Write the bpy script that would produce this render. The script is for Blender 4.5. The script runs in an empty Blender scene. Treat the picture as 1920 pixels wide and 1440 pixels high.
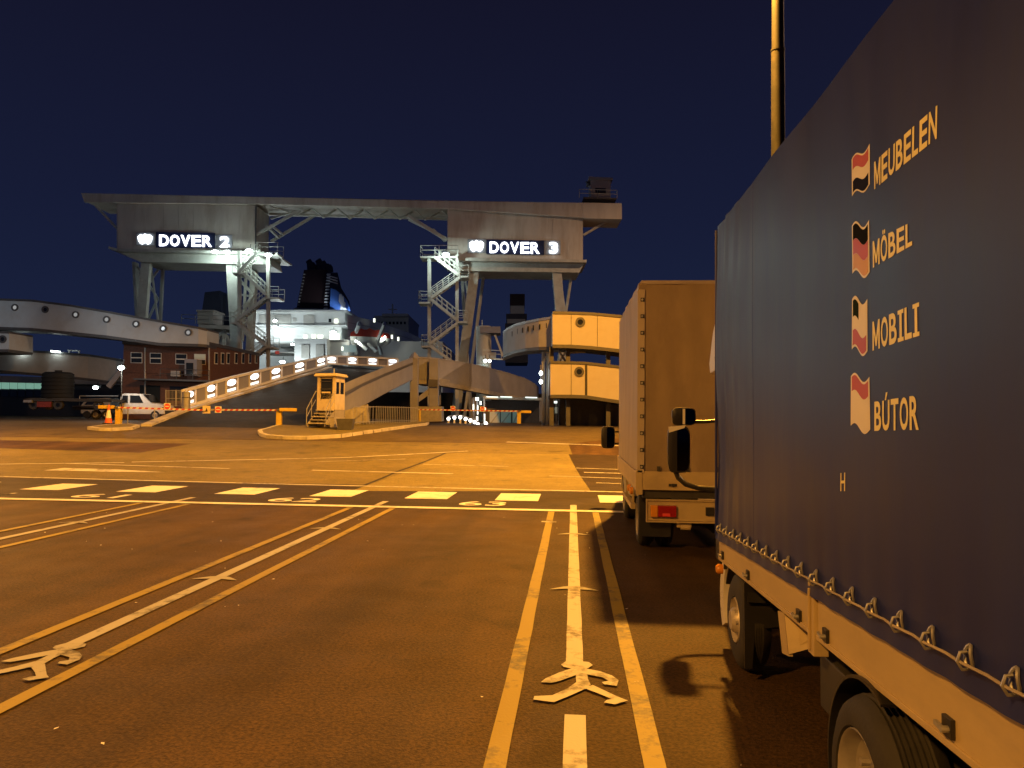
import bpy, math, random
from math import sin, cos, pi, radians, atan2, sqrt
from mathutils import Vector, Matrix
random.seed(7)
S = bpy.context.scene
COL = S.collection
# ------------------------------------------------------------------ camera
FPX = 1442.0                                   # focal length in pixels of a 1920 px wide frame
CAMH = 1.65
YAW, PITCH, ROLL = radians(4.54), radians(2.34), radians(0.64)
cam_d = bpy.data.cameras.new('camera'); cam = bpy.data.objects.new('camera', cam_d); COL.objects.link(cam)
cam_d.sensor_width = 36; cam_d.lens = 36*FPX/1920; cam_d.clip_start = 0.05; cam_d.clip_end = 5000
RM = Matrix.Rotation(YAW,3,'Z') @ Matrix.Rotation(pi/2+PITCH,3,'X') @ Matrix.Rotation(ROLL,3,'Z')
cam.matrix_world = Matrix.Translation((0,0,CAMH)) @ RM.to_4x4()
S.camera = cam
# ------------------------------------------------------------------ world: night sky after dusk
W = bpy.data.worlds.new('World'); S.world = W; W.use_nodes = True
nt = W.node_tree; nt.nodes.clear()
wo = nt.nodes.new('ShaderNodeOutputWorld'); bg = nt.nodes.new('ShaderNodeBackground')
sky = nt.nodes.new('ShaderNodeTexSky'); sky.sky_type = 'NISHITA'; sky.sun_disc = False
sky.sun_elevation = radians(-4.0); sky.sun_rotation = radians(70); sky.altitude = 0
sky.air_density = 1.0; sky.dust_density = 0.3; sky.ozone_density = 2.0
gm = nt.nodes.new('ShaderNodeMix'); gm.data_type = 'RGBA'; gm.blend_type = 'MIX'
gm.inputs['Factor'].default_value = 0.9
tcw = nt.nodes.new('ShaderNodeTexCoord'); sp = nt.nodes.new('ShaderNodeSeparateXYZ'); rpw = nt.nodes.new('ShaderNodeValToRGB')
nt.links.new(tcw.outputs['Generated'], sp.inputs[0]); nt.links.new(sp.outputs['Z'], rpw.inputs[0])
cr = rpw.color_ramp; cr.elements[0].position = 0.0; cr.elements[0].color = (0.11,0.185,0.53,1)     # last dusk light low down, night above
cr.elements[1].position = 0.52; cr.elements[1].color = (0.068,0.068,0.205,1)
e2 = cr.elements.new(0.24); e2.color = (0.085,0.118,0.37,1)
nt.links.new(rpw.outputs[0], gm.inputs[7])
nt.links.new(sky.outputs[0], gm.inputs[6]); nt.links.new(gm.outputs[2], bg.inputs[0])
bg.inputs[1].default_value = 0.105
nt.links.new(bg.outputs[0], wo.inputs[0])
# ------------------------------------------------------------------ view
S.view_settings.view_transform = 'Standard'; S.view_settings.look = 'None'
S.view_settings.exposure = 0.0; S.view_settings.gamma = 1.0
S.cycles.use_denoising = True
S.cycles.sample_clamp_indirect = 6.0
S.cycles.max_bounces = 6
SODIUM = (1.0, 0.41, 0.045)
WHITE = (0.80, 1.0, 0.92)
# lamp heads (each hangs in a lamp post built further down): x, y, z, power
LAMPS = [(3.6, 25.0, 19.0, 76000), (-9.0, -7.0, 11.0, 12500), (-23.0, 25.0, 11.0, 15000), (21.0, 31.0, 12.5, 2900), (25.5, 52.0, 31.0, 38000)]
SODIUM_PALE = (1.0, 0.43, 0.07)
MAST = (1.0, 0.56, 0.27)

# ------------------------------------------------------------------ placing
FWD = Vector((-sin(YAW), cos(YAW), 0)); RGT = Vector((cos(YAW), sin(YAW), 0)); UP = Vector((0,0,1))
CP = Vector((0,0,CAMH))
def g(v):                                       # the yard is level, then climbs gently to the berths
    t = min(1.0, max(0.0, (v-18.0)/28.0)); return t*t*(3-2*t)
def gz(p): return g(Vector((p[0],p[1],0)).dot(FWD))
def ray(px, py): return RM @ Vector(((px-960)/FPX, (720-py)/FPX, -1.0))
def P(px, py, v):                               # the point seen at a photo pixel that stands v metres ahead
    d = ray(px, py); return CP + d*(v/d.dot(FWD))
def PX(px, py, x):                              # the point seen at a photo pixel on the upright plane X = x
    d = ray(px, py); return CP + d*(x/d.x)
def PY(px, py, y):
    d = ray(px, py); return CP + d*(y/d.y)
def G(px, py):                                  # the point of the ground seen at a photo pixel
    d = ray(px, py); k = 1.0/d.dot(FWD); lo, hi = 1.0, 300.0
    v = lo
    while v < hi:
        p = CP + d*k*v
        if p.z <= g(v): break
        v += 0.25
    a, b = v-0.25, v
    for _ in range(24):
        m = (a+b)/2
        if (CP+d*k*m).z <= g(m): b = m
        else: a = m
    return CP + d*k*b
def C(u, v, z): return RGT*u + FWD*v + Vector((0,0,z))     # yard frame: u to the right, v ahead

# ------------------------------------------------------------------ materials
MATS = {}
def mat(name, col, rough=0.6, metal=0.0, var=0.2, scale=4.0, bump=0.0, bscale=None, emis=None, es=0.0, stretch=None, dirt=None, dscale=1.2, spec=0.5, damt=0.55):
    if name in MATS: return MATS[name]
    m = bpy.data.materials.new(name); m.use_nodes = True; MATS[name] = m
    n = m.node_tree; b = n.nodes['Principled BSDF']; L = n.links
    b.inputs['Roughness'].default_value = rough; b.inputs['Metallic'].default_value = metal
    b.inputs['Specular IOR Level'].default_value = spec
    tc = n.nodes.new('ShaderNodeTexCoord'); src = tc.outputs['Object']
    if stretch:
        mp = n.nodes.new('ShaderNodeMapping'); mp.inputs['Scale'].default_value = stretch
        L.new(src, mp.inputs[0]); src = mp.outputs[0]
    if var > 0:
        no = n.nodes.new('ShaderNodeTexNoise'); no.inputs['Scale'].default_value = scale; no.inputs['Detail'].default_value = 6
        no.inputs['Roughness'].default_value = 0.65
        L.new(src, no.inputs['Vector'])
        rp = n.nodes.new('ShaderNodeValToRGB')
        rp.color_ramp.elements[0].position = 0.3; rp.color_ramp.elements[1].position = 0.7
        rp.color_ramp.elements[0].color = tuple(max(0,c*(1-var)) for c in col)+(1,)
        rp.color_ramp.elements[1].color = tuple(min(1,c*(1+var)) for c in col)+(1,)
        L.new(no.outputs['Fac'], rp.inputs[0]); out = rp.outputs[0]
        if dirt:
            n2 = n.nodes.new('ShaderNodeTexNoise'); n2.inputs['Scale'].default_value = dscale; n2.inputs['Detail'].default_value = 8
            n2.inputs['Roughness'].default_value = 0.7
            L.new(src, n2.inputs['Vector'])
            r2 = n.nodes.new('ShaderNodeValToRGB'); r2.color_ramp.elements[0].position = 0.48; r2.color_ramp.elements[1].position = 0.72
            r2.color_ramp.elements[1].color = (damt,)*3+(1,)
            L.new(n2.outputs['Fac'], r2.inputs[0])
            mx = n.nodes.new('ShaderNodeMix'); mx.data_type = 'RGBA'; mx.inputs[7].default_value = tuple(dirt)+(1,)
            L.new(r2.outputs[0], mx.inputs['Factor']); L.new(out, mx.inputs[6]); out = mx.outputs[2]
        L.new(out, b.inputs['Base Color'])
        rr = n.nodes.new('ShaderNodeMapRange'); rr.inputs[3].default_value = max(0.05,rough-0.12); rr.inputs[4].default_value = min(1,rough+0.12)
        L.new(no.outputs['Fac'], rr.inputs[0]); L.new(rr.outputs[0], b.inputs['Roughness'])
    else:
        b.inputs['Base Color'].default_value = tuple(col)+(1,)
    if bump > 0:
        nb = n.nodes.new('ShaderNodeTexNoise'); nb.inputs['Scale'].default_value = bscale or scale*8; nb.inputs['Detail'].default_value = 4
        L.new(src, nb.inputs['Vector'])
        bp = n.nodes.new('ShaderNodeBump'); bp.inputs['Strength'].default_value = min(1,bump); bp.inputs['Distance'].default_value = 0.01
        L.new(nb.outputs['Fac'], bp.inputs['Height']); L.new(bp.outputs[0], b.inputs['Normal'])
    if emis:
        b.inputs['Emission Color'].default_value = tuple(emis)+(1,); b.inputs['Emission Strength'].default_value = es
    return m

def asphalt(name, col, patch=0.3):
    m = bpy.data.materials.new(name); m.use_nodes = True; n = m.node_tree; L = n.links; b = n.nodes['Principled BSDF']
    tc = n.nodes.new('ShaderNodeTexCoord')
    def noise(s, d, r=0.6):
        x = n.nodes.new('ShaderNodeTexNoise'); x.inputs['Scale'].default_value = s; x.inputs['Detail'].default_value = d
        x.inputs['Roughness'].default_value = r; L.new(tc.outputs['Object'], x.inputs['Vector']); return x.outputs['Fac']
    def ramp(f, a, bb, p0=0.3, p1=0.7):
        x = n.nodes.new('ShaderNodeValToRGB'); x.color_ramp.elements[0].position = p0; x.color_ramp.elements[1].position = p1
        x.color_ramp.elements[0].color = (a,a,a,1); x.color_ramp.elements[1].color = (bb,bb,bb,1); L.new(f, x.inputs[0]); return x.outputs[0]
    def mul(a, c):
        x = n.nodes.new('ShaderNodeMix'); x.data_type = 'RGBA'; x.blend_type = 'MULTIPLY'; x.inputs['Factor'].default_value = 1
        L.new(a, x.inputs[6]); L.new(c, x.inputs[7]); return x.outputs[2]
    base = n.nodes.new('ShaderNodeRGB'); base.outputs[0].default_value = tuple(col)+(1,)
    big = ramp(noise(0.33, 7, 0.62), 1-patch, 1+patch); mid = ramp(noise(2.3, 6, 0.7), 0.84, 1.14)
    fine = ramp(noise(42, 3, 0.6), 0.45, 1.55); spots = ramp(noise(1.1, 3), 1.0, 0.60, 0.60, 0.72)
    mp = n.nodes.new('ShaderNodeMapping'); mp.inputs['Scale'].default_value = (1.5,0.09,1); L.new(tc.outputs['Object'], mp.inputs[0])
    tn = n.nodes.new('ShaderNodeTexNoise'); tn.inputs['Scale'].default_value = 1.0; tn.inputs['Detail'].default_value = 5; L.new(mp.outputs[0], tn.inputs['Vector'])
    if name == 'asphalt': spots = mul(spots, ramp(tn.outputs['Fac'], 0.70, 1.22, 0.35, 0.65))
    L.new(mul(mul(mul(base.outputs[0], big), mid), mul(fine, spots)), b.inputs['Base Color'])
    rr = n.nodes.new('ShaderNodeMapRange'); rr.inputs[3].default_value = 0.52; rr.inputs[4].default_value = 0.78
    L.new(noise(1.6, 5), rr.inputs[0]); L.new(rr.outputs[0], b.inputs['Roughness'])
    b.inputs['Specular IOR Level'].default_value = 0.10 if 'ramp' in name else 0.14
    bp = n.nodes.new('ShaderNodeBump'); bp.inputs['Strength'].default_value = 0.9; bp.inputs['Distance'].default_value = 0.008
    L.new(noise(75, 3), bp.inputs['Height']); L.new(bp.outputs[0], b.inputs['Normal'])
    MATS[name] = m; return m

def paint(name, col, worn=0.35, under=(0.05,0.045,0.04)):
    m = bpy.data.materials.new(name); m.use_nodes = True; n = m.node_tree; L = n.links; b = n.nodes['Principled BSDF']
    tc = n.nodes.new('ShaderNodeTexCoord')
    a = n.nodes.new('ShaderNodeTexNoise'); a.inputs['Scale'].default_value = 9; a.inputs['Detail'].default_value = 9; a.inputs['Roughness'].default_value = 0.72
    c = n.nodes.new('ShaderNodeTexNoise'); c.inputs['Scale'].default_value = 1.3; c.inputs['Detail'].default_value = 5
    L.new(tc.outputs['Object'], a.inputs['Vector']); L.new(tc.outputs['Object'], c.inputs['Vector'])
    ad = n.nodes.new('ShaderNodeMath'); ad.operation = 'ADD'; L.new(a.outputs['Fac'], ad.inputs[0]); L.new(c.outputs['Fac'], ad.inputs[1])
    rp = n.nodes.new('ShaderNodeValToRGB'); rp.color_ramp.elements[0].position = 0.51; rp.color_ramp.elements[1].position = 0.60
    sc = n.nodes.new('ShaderNodeMath'); sc.operation = 'MULTIPLY'; sc.inputs[1].default_value = 0.5; L.new(ad.outputs[0], sc.inputs[0])
    L.new(sc.outputs[0], rp.inputs[0]); rp.color_ramp.elements[1].color = (worn,worn,worn,1)
    mx = n.nodes.new('ShaderNodeMix'); mx.data_type = 'RGBA'; mx.inputs[6].default_value = tuple(col)+(1,); mx.inputs[7].default_value = tuple(under)+(1,)
    L.new(rp.outputs[0], mx.inputs['Factor']); L.new(mx.outputs[2], b.inputs['Base Color']); b.inputs['Roughness'].default_value = 0.62
    bp = n.nodes.new('ShaderNodeBump'); bp.inputs['Strength'].default_value = 0.3; bp.inputs['Distance'].default_value = 0.005
    nb = n.nodes.new('ShaderNodeTexNoise'); nb.inputs['Scale'].default_value = 70; L.new(tc.outputs['Object'], nb.inputs['Vector'])
    L.new(nb.outputs['Fac'], bp.inputs['Height']); L.new(bp.outputs[0], b.inputs['Normal'])
    MATS[name] = m; return m

def stripes(name, c1, c2, axis, per, slant=0.7):
    m = bpy.data.materials.new(name); m.use_nodes = True; n = m.node_tree; L = n.links; b = n.nodes['Principled BSDF']
    tc = n.nodes.new('ShaderNodeTexCoord'); dp = n.nodes.new('ShaderNodeVectorMath'); dp.operation = 'DOT_PRODUCT'
    a = Vector(axis).normalized() + Vector((0,0,-slant)); dp.inputs[1].default_value = a; L.new(tc.outputs['Object'], dp.inputs[0])
    d = n.nodes.new('ShaderNodeMath'); d.operation = 'DIVIDE'; d.inputs[1].default_value = per; L.new(dp.outputs['Value'], d.inputs[0])
    fr = n.nodes.new('ShaderNodeMath'); fr.operation = 'FRACT'; L.new(d.outputs[0], fr.inputs[0])
    gt = n.nodes.new('ShaderNodeMath'); gt.operation = 'GREATER_THAN'; gt.inputs[1].default_value = 0.5; L.new(fr.outputs[0], gt.inputs[0])
    mx = n.nodes.new('ShaderNodeMix'); mx.data_type = 'RGBA'; mx.inputs[6].default_value = c1+(1,); mx.inputs[7].default_value = c2+(1,)
    L.new(gt.outputs[0], mx.inputs['Factor']); L.new(mx.outputs[2], b.inputs['Base Color']); b.inputs['Roughness'].default_value = 0.45
    MATS[name] = m; return m

def glow(name, col, st): return mat(name, (0.6,0.6,0.6), 0.4, var=0, emis=col, es=st)

asphalt('asphalt_ramp', (0.03,0.028,0.026), 0.2); asphalt('asphalt', (0.064,0.038,0.013)); asphalt('asphalt_dark', (0.036,0.026,0.014), 0.2); asphalt('asphalt_far_glow', (0.095,0.073,0.030), 0.3); asphalt('asphalt_mid', (0.135,0.112,0.045), 0.2); asphalt('asphalt_pale', (0.175,0.148,0.055), 0.16); asphalt('asphalt_seam', (0.028,0.027,0.026), 0.2)
paint('paint_white', (0.47,0.47,0.48), 0.8); paint('paint_lane', (0.36,0.36,0.36), 0.85); paint('paint_yellow', (0.27,0.205,0.014), 0.85); paint('paint_faded', (0.33,0.33,0.32), 0.95); paint('paint_fresh', (0.66,0.66,0.68), 0.35)
def M(k): return MATS[k]

# ------------------------------------------------------------------ mesh builder
class MB:
    def __init__(s): s.v = []; s.f = []
    def add(s, vs, fs):
        o = len(s.v); s.v += [Vector(p) for p in vs]; s.f += [tuple(i+o for i in f) for f in fs]; return s
    def hexa(s, p):                              # bottom 4 then top 4, same winding
        return s.add(p, [(0,3,2,1),(4,5,6,7),(0,1,5,4),(1,2,6,5),(2,3,7,6),(3,0,4,7)])
    def box(s, x0, x1, y0, y1, z0, z1):
        return s.hexa([(x0,y0,z0),(x1,y0,z0),(x1,y1,z0),(x0,y1,z0),(x0,y0,z1),(x1,y0,z1),(x1,y1,z1),(x0,y1,z1)])
    def cbox(s, u0, u1, v0, v1, z0, z1):         # box in the yard frame
        return s.hexa([C(u0,v0,z0),C(u1,v0,z0),C(u1,v1,z0),C(u0,v1,z0),C(u0,v0,z1),C(u1,v0,z1),C(u1,v1,z1),C(u0,v1,z1)])
    def bar(s, a, b, w, h=None, up=None):
        a, b = Vector(a), Vector(b); h = h or w; d = (b-a).normalized(); up = Vector(up or (0,0,1))
        if abs(d.dot(up)) > 0.98: up = FWD
        x = d.cross(up).normalized()*(w/2); y = x.cross(d).normalized()*(h/2)
        return s.hexa([a-x-y,a+x-y,a+x+y,a-x+y,b-x-y,b+x-y,b+x+y,b-x+y])
    def tbar(s, a, b, w0, w1, d0, d1):           # tapered leg, widths across u and v
        a, b = Vector(a), Vector(b)
        q = lambda p,w,d: [p-RGT*w/2-FWD*d/2, p+RGT*w/2-FWD*d/2, p+RGT*w/2+FWD*d/2, p-RGT*w/2+FWD*d/2]
        return s.hexa(q(a,w0,d0)+q(b,w1,d1))
    def cyl(s, a, b, r, r2=None, n=12, caps=True):
        a, b = Vector(a), Vector(b); r2 = r if r2 is None else r2; d = (b-a).normalized()
        t = Vector((0,0,1)) if abs(d.z) < 0.9 else Vector((1,0,0)); x = d.cross(t).normalized(); y = d.cross(x)
        vs = [a+(x*cos(2*pi*i/n)+y*sin(2*pi*i/n))*r for i in range(n)]+[b+(x*cos(2*pi*i/n)+y*sin(2*pi*i/n))*r2 for i in range(n)]
        fs = [(i,n+i,n+(i+1)%n,(i+1)%n) for i in range(n)]
        if caps: fs += [tuple(range(n)), tuple(range(2*n-1,n-1,-1))]
        return s.add(vs, fs)
    def tube(s, pts, r, n=8):
        pts = [Vector(p) for p in pts]; vs = []; fs = []; px = None
        for i, p in enumerate(pts):
            d = (pts[min(i+1,len(pts)-1)]-pts[max(i-1,0)]).normalized()
            if px is None: px = d.cross(Vector((0,0,1)) if abs(d.z) < 0.9 else Vector((1,0,0))).normalized()
            x = (px-d*px.dot(d)).normalized(); y = d.cross(x); px = x
            vs += [p+(x*cos(2*pi*k/n)+y*sin(2*pi*k/n))*r for k in range(n)]
        for i in range(len(pts)-1):
            for k in range(n): fs.append((i*n+k, i*n+(k+1)%n, (i+1)*n+(k+1)%n, (i+1)*n+k))
        fs += [tuple(range(n-1,-1,-1)), tuple(range((len(pts)-1)*n, len(pts)*n))]
        return s.add(vs, fs)
    def lathe(s, o, ax, prof, n=24):             # prof: (along axis, radius)
        o = Vector(o); ax = Vector(ax).normalized(); t = Vector((0,0,1)) if abs(ax.z) < 0.9 else Vector((1,0,0))
        x = ax.cross(t).normalized(); y = ax.cross(x); vs = []; fs = []
        for (h, r) in prof: vs += [o+ax*h+(x*cos(2*pi*k/n)+y*sin(2*pi*k/n))*r for k in range(n)]
        for i in range(len(prof)-1):
            for k in range(n): fs.append((i*n+k, i*n+(k+1)%n, (i+1)*n+(k+1)%n, (i+1)*n+k))
        return s.add(vs, fs)
    def prism(s, pts, vec):
        n = len(pts); vec = Vector(vec); a = [Vector(p) for p in pts]
        return s.add(a+[p+vec for p in a], [tuple(range(n-1,-1,-1)), tuple(range(n,2*n))]+[(i,(i+1)%n,n+(i+1)%n,n+i) for i in range(n)])
    def poly(s, pts): return s.add(pts, [tuple(range(len(pts)))])
    def loft(s, secs, closed=True, caps=True):   # list of equal-length rings
        n = len(secs[0]); vs = [p for r in secs for p in r]; fs = []
        for i in range(len(secs)-1):
            for k in range(n if closed else n-1): fs.append((i*n+k, i*n+(k+1)%n, (i+1)*n+(k+1)%n, (i+1)*n+k))
        if caps: fs += [tuple(range(n-1,-1,-1)), tuple(range((len(secs)-1)*n, len(secs)*n))]
        return s.add(vs, fs)
    def build(s, name, m, parent=None, bevel=0, smooth=False, base=None):
        o0 = Vector((0,0,0))
        if parent is not None:
            q = parent
            while q is not None: o0 = o0 + q.location; q = q.parent
        elif base is not None: o0 = Vector(base)
        elif s.v:
            xs = [p.x for p in s.v]; ys = [p.y for p in s.v]; o0 = Vector(((min(xs)+max(xs))/2,(min(ys)+max(ys))/2,min(p.z for p in s.v)))
        me = bpy.data.meshes.new(name); me.from_pydata([p-o0 for p in s.v], [], s.f); me.update()
        import bmesh
        bm = bmesh.new(); bm.from_mesh(me); bmesh.ops.recalc_face_normals(bm, faces=bm.faces)
        if bevel: bmesh.ops.bevel(bm, geom=[e for e in bm.edges if len(e.link_faces)==2 and e.calc_face_angle(0) > 0.5], offset=bevel, segments=2, affect='EDGES', profile=0.6)
        bm.to_mesh(me); bm.free()
        if smooth:
            for p in me.polygons: p.use_smooth = True
            me.set_sharp_from_angle(angle=radians(40))
        me.materials.append(MATS[m] if isinstance(m,str) else m)
        ob = bpy.data.objects.new(name, me); COL.objects.link(ob)
        if parent is not None: ob.parent = parent
        else: ob.location = o0
        return ob
def tag(o, label=None, cat=None, group=None, kind=None):
    if label: o['label'] = label
    if cat: o['category'] = cat
    if group: o['group'] = group
    if kind: o['kind'] = kind
    return o
def thing(name, label, cat, loc, group=None):
    o = bpy.data.objects.new(name, None); COL.objects.link(o); o.location = Vector(loc); o.empty_display_size = 0.3
    return tag(o, label, cat, group)
def cp(src, parent, loc):                        # a copy of a mesh part (sharing its mesh) and of its sub-parts
    c = src.copy(); COL.objects.link(c); c.parent = parent; c.location = Vector(loc)
    for ch in src.children:
        d = ch.copy(); COL.objects.link(d); d.parent = c
    return c
def text_geo(s, bold=0.0, shear=0.0):
    cu = bpy.data.curves.new('t','FONT'); cu.body = s; cu.size = 1; cu.offset = bold; cu.shear = shear; cu.resolution_u = 4
    ob = bpy.data.objects.new('t', cu); COL.objects.link(ob)
    dg = bpy.context.evaluated_depsgraph_get(); me = bpy.data.meshes.new_from_object(ob.evaluated_get(dg))
    vs = [v.co.copy() for v in me.vertices]; fs = [tuple(p.vertices) for p in me.polygons]
    bpy.data.objects.remove(ob); bpy.data.curves.remove(cu); bpy.data.meshes.remove(me)
    x0 = min(v.x for v in vs); x1 = max(v.x for v in vs); y0 = min(v.y for v in vs); y1 = max(v.y for v in vs)
    return [((v.x-x0)/(x1-x0), (v.y-y0)/(y1-y0)) for v in vs], fs
def text_part(name, s, fn, m, parent, bold=0.0, vec=None, label=None):
    uv, fs = text_geo(s, bold); mb = MB()
    a = [fn(u,w) for u,w in uv]
    if vec is None: mb.add(a, fs)
    else:
        vec = Vector(vec); n = len(a); from collections import Counter
        ec = Counter()
        for f in fs:
            for i in range(len(f)): ec[(f[i],f[(i+1)%len(f)])] += 1
        side = [(i,j,j+n,i+n) for (i,j) in ec if (j,i) not in ec]
        mb.add(a+[p+vec for p in a], list(fs)+[tuple(i+n for i in reversed(f)) for f in fs]+side)
    o = mb.build(name, m, parent)
    if label: o['label'] = label
    return o

exec_parts = []
# ------------------------------------------------------------------ materials for things
mat('concrete', (0.36,0.34,0.31), 0.8, var=0.2, scale=2.5, bump=0.3, bscale=30, dirt=(0.16,0.15,0.13))
mat('kerb_stone', (0.50,0.47,0.40), 0.75, var=0.22, scale=2, bump=0.3, bscale=25, dirt=(0.2,0.18,0.15))
mat('gantry_paint', (0.60,0.57,0.51), 0.55, var=0.08, scale=0.8, dirt=(0.36,0.29,0.21), dscale=0.9, stretch=(1,1,0.18), damt=0.7)
mat('gantry_steel', (0.52,0.54,0.50), 0.5, var=0.12, scale=1.5, dirt=(0.28,0.25,0.2), dscale=1.0)
mat('dark_steel', (0.08,0.08,0.085), 0.5, var=0.2)
mat('galv', (0.42,0.43,0.43), 0.45, 0.6, var=0.15, scale=6)
mat('walk_white', (0.52,0.58,0.62), 0.5, var=0.06, scale=0.8, dirt=(0.42,0.41,0.38), dscale=0.7)
mat('walk_grey', (0.42,0.41,0.39), 0.6, var=0.1, scale=0.8, dirt=(0.3,0.29,0.27), dscale=0.7)
mat('cream_panel', (0.52,0.48,0.43), 0.55, var=0.05, scale=0.8, dirt=(0.45,0.38,0.29), dscale=0.6)
mat('parapet', (0.27,0.275,0.32), 0.65, var=0.1, scale=1.2, dirt=(0.19,0.19,0.215), dscale=0.5)
mat('brick_wall', (0.13,0.06,0.042), 0.85, var=0.25, scale=6, bump=0.3)
mat('white_paint', (0.74,0.74,0.71), 0.45, var=0.06, scale=3, dirt=(0.5,0.48,0.44))
mat('yellow_paint', (0.55,0.40,0.05), 0.5, var=0.12, scale=5)
mat('red_paint', (0.60,0.06,0.04), 0.5, var=0.1)
mat('cone_orange', (0.75,0.13,0.03), 0.5, var=0.1)
mat('black_plastic', (0.018,0.018,0.02), 0.38, var=0.2)
mat('rubber', (0.03,0.029,0.028), 0.75, var=0.3, scale=8, bump=0.2)
mat('glass_dark', (0.02,0.025,0.03), 0.08, var=0, spec=0.8)
mat('mirror_glass', (0.03,0.03,0.03), 0.06, 1.0, var=0)
mat('tank_black', (0.008,0.008,0.008), 0.75, var=0.2, spec=0.2)
mat('ship_white', (0.70,0.72,0.73), 0.5, var=0.05, scale=0.3, dirt=(0.5,0.48,0.45), dscale=0.3)
mat('ship_dark', (0.025,0.03,0.05), 0.5, var=0.2)
mat('funnel_red', (0.022,0.008,0.008), 0.6, var=0.2)
mat('ship_blue', (0.06,0.16,0.50), 0.5, var=0.1)
mat('boat_red', (0.42,0.05,0.03), 0.5, var=0.15)
mat('sign_blue', (0.02,0.03,0.09), 0.4, var=0.1)
mat('sign_grey', (0.30,0.33,0.36), 0.5, var=0.1)
glow('sign_lit', (0.92,0.96,1.0), 4.0); glow('panel_lit', (0.85,1.0,0.92), 1.6); glow('flood', (0.85,1.0,0.95), 40.0); glow('flood_soft', (0.88,1.0,0.95), 12.0)
glow('sodium_lit', SODIUM, 60.0); glow('window_lit', (0.9,0.95,0.75), 2.2); glow('window_green', (0.35,0.72,0.55), 0.42); glow('ramp_light', (1.0,0.97,0.90), 5.5); glow('ramp_sill_glow', (1.0,0.93,0.80), 1.6)
# ------------------------------------------------------------------ ground
def sheet_rows(v0, v1, u0, u1, dz=0.0):
    mb = MB(); v = v0; rows = []
    while v < v1:
        rows.append(v); v += 0.5 if 16 <= v < 48 else (2.0 if v < 16 else 10.0)
    rows.append(v1); vs = []; fs = []
    for i, v in enumerate(rows):
        vs += [C(u0,v,g(v)+dz), C(u1,v,g(v)+dz)]
        if i: fs.append((2*i-2,2*i-1,2*i+1,2*i))
    return mb.add(vs, fs)
ground = tag(sheet_rows(-40, 118, -140, 140).build('ground','asphalt',base=(0,0,0)), kind='structure')
mat('sea', (0.01,0.015,0.025), 0.12, var=0.2, scale=0.5, bump=0.5, bscale=0.6)
tag(MB().add([C(-3000,118,-4),C(3000,118,-4),C(3000,4500,-4),C(-3000,4500,-4)], [(0,1,2,3)]).build('water','sea',base=(0,0,0)), kind='structure')
tag(MB().cbox(-140,140,116.5,118,-6,0.99).build('quay_wall','concrete'), kind='structure')
def densify(pts, step=0.4):
    out = []
    for a, b in zip(pts[:-1], pts[1:]):
        n = max(1, int((b-a).length/step))
        out += [a+(b-a)*(i/n) for i in range(n)]
    return out+[pts[-1]]
def drape(p, dz): return Vector((p.x, p.y, gz(p)+dz))
def ribbon(pts, w, name, m, dz=0.008, jit=0.0):
    pts = densify([Vector((p[0],p[1],0)) for p in pts]); vs = []; fs = []
    for i, p in enumerate(pts):
        d = (pts[min(i+1,len(pts)-1)]-pts[max(i-1,0)]).normalized(); s = Vector((d.y,-d.x,0))*(w/2)
        j = Vector((d.y,-d.x,0))*random.uniform(-jit,jit); k = 1+random.uniform(-jit,jit)*3
        vs += [drape(p-s*k+j,dz), drape(p+s*k+j,dz)]
        if i: fs.append((2*i-2,2*i-1,2*i+1,2*i))
    return MB().add(vs,fs).build(name, m, ground)
def area(pts, name, m, dz, step=0.5):            # quad a,b,c,d draped on the ground
    a,b,c,d = [Vector((p[0],p[1],0)) for p in pts]; n = max(2,int(max((d-a).length,(c-b).length)/step)); k = max(2,int(max((b-a).length,(c-d).length)/step))
    k = min(k,60); vs = []; fs = []
    for i in range(n+1):
        l = a+(d-a)*(i/n); r = b+(c-b)*(i/n)
        for j in range(k+1): vs.append(drape(l+(r-l)*(j/k), dz))
    for i in range(n):
        for j in range(k): q = i*(k+1)+j; fs.append((q,q+1,q+k+2,q+k+1))
    return MB().add(vs,fs).build(name, m, ground)
# asphalt patches of different age; apron and far sheets also paler for lamplight
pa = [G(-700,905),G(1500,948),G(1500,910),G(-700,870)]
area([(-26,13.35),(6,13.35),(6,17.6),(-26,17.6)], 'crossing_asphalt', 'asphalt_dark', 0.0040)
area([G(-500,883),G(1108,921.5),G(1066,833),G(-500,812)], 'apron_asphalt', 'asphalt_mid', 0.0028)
area([G(-500,811),G(1066,832),C(14,46,0),C(-62,46,0)], 'far_lit_asphalt', 'asphalt_far_glow', 0.0022)  # paler sheet makes up for lamplight the far ground does not get
area([G(655,921),G(1108,921.5),G(1066,852),G(835,850)], 'apron_asphalt', 'asphalt_pale', 0.0050)  # pale patch, its extra yellow standing for the lamp's pool
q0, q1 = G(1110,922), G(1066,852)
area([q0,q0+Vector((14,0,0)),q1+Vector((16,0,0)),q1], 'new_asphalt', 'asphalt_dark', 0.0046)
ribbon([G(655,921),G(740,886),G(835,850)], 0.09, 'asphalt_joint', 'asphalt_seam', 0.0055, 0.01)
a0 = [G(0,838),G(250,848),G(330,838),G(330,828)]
area([G(-200,834),G(262,849),G(360,832),G(-200,822)], 'worn_asphalt', 'asphalt', 0.0042)
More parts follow.
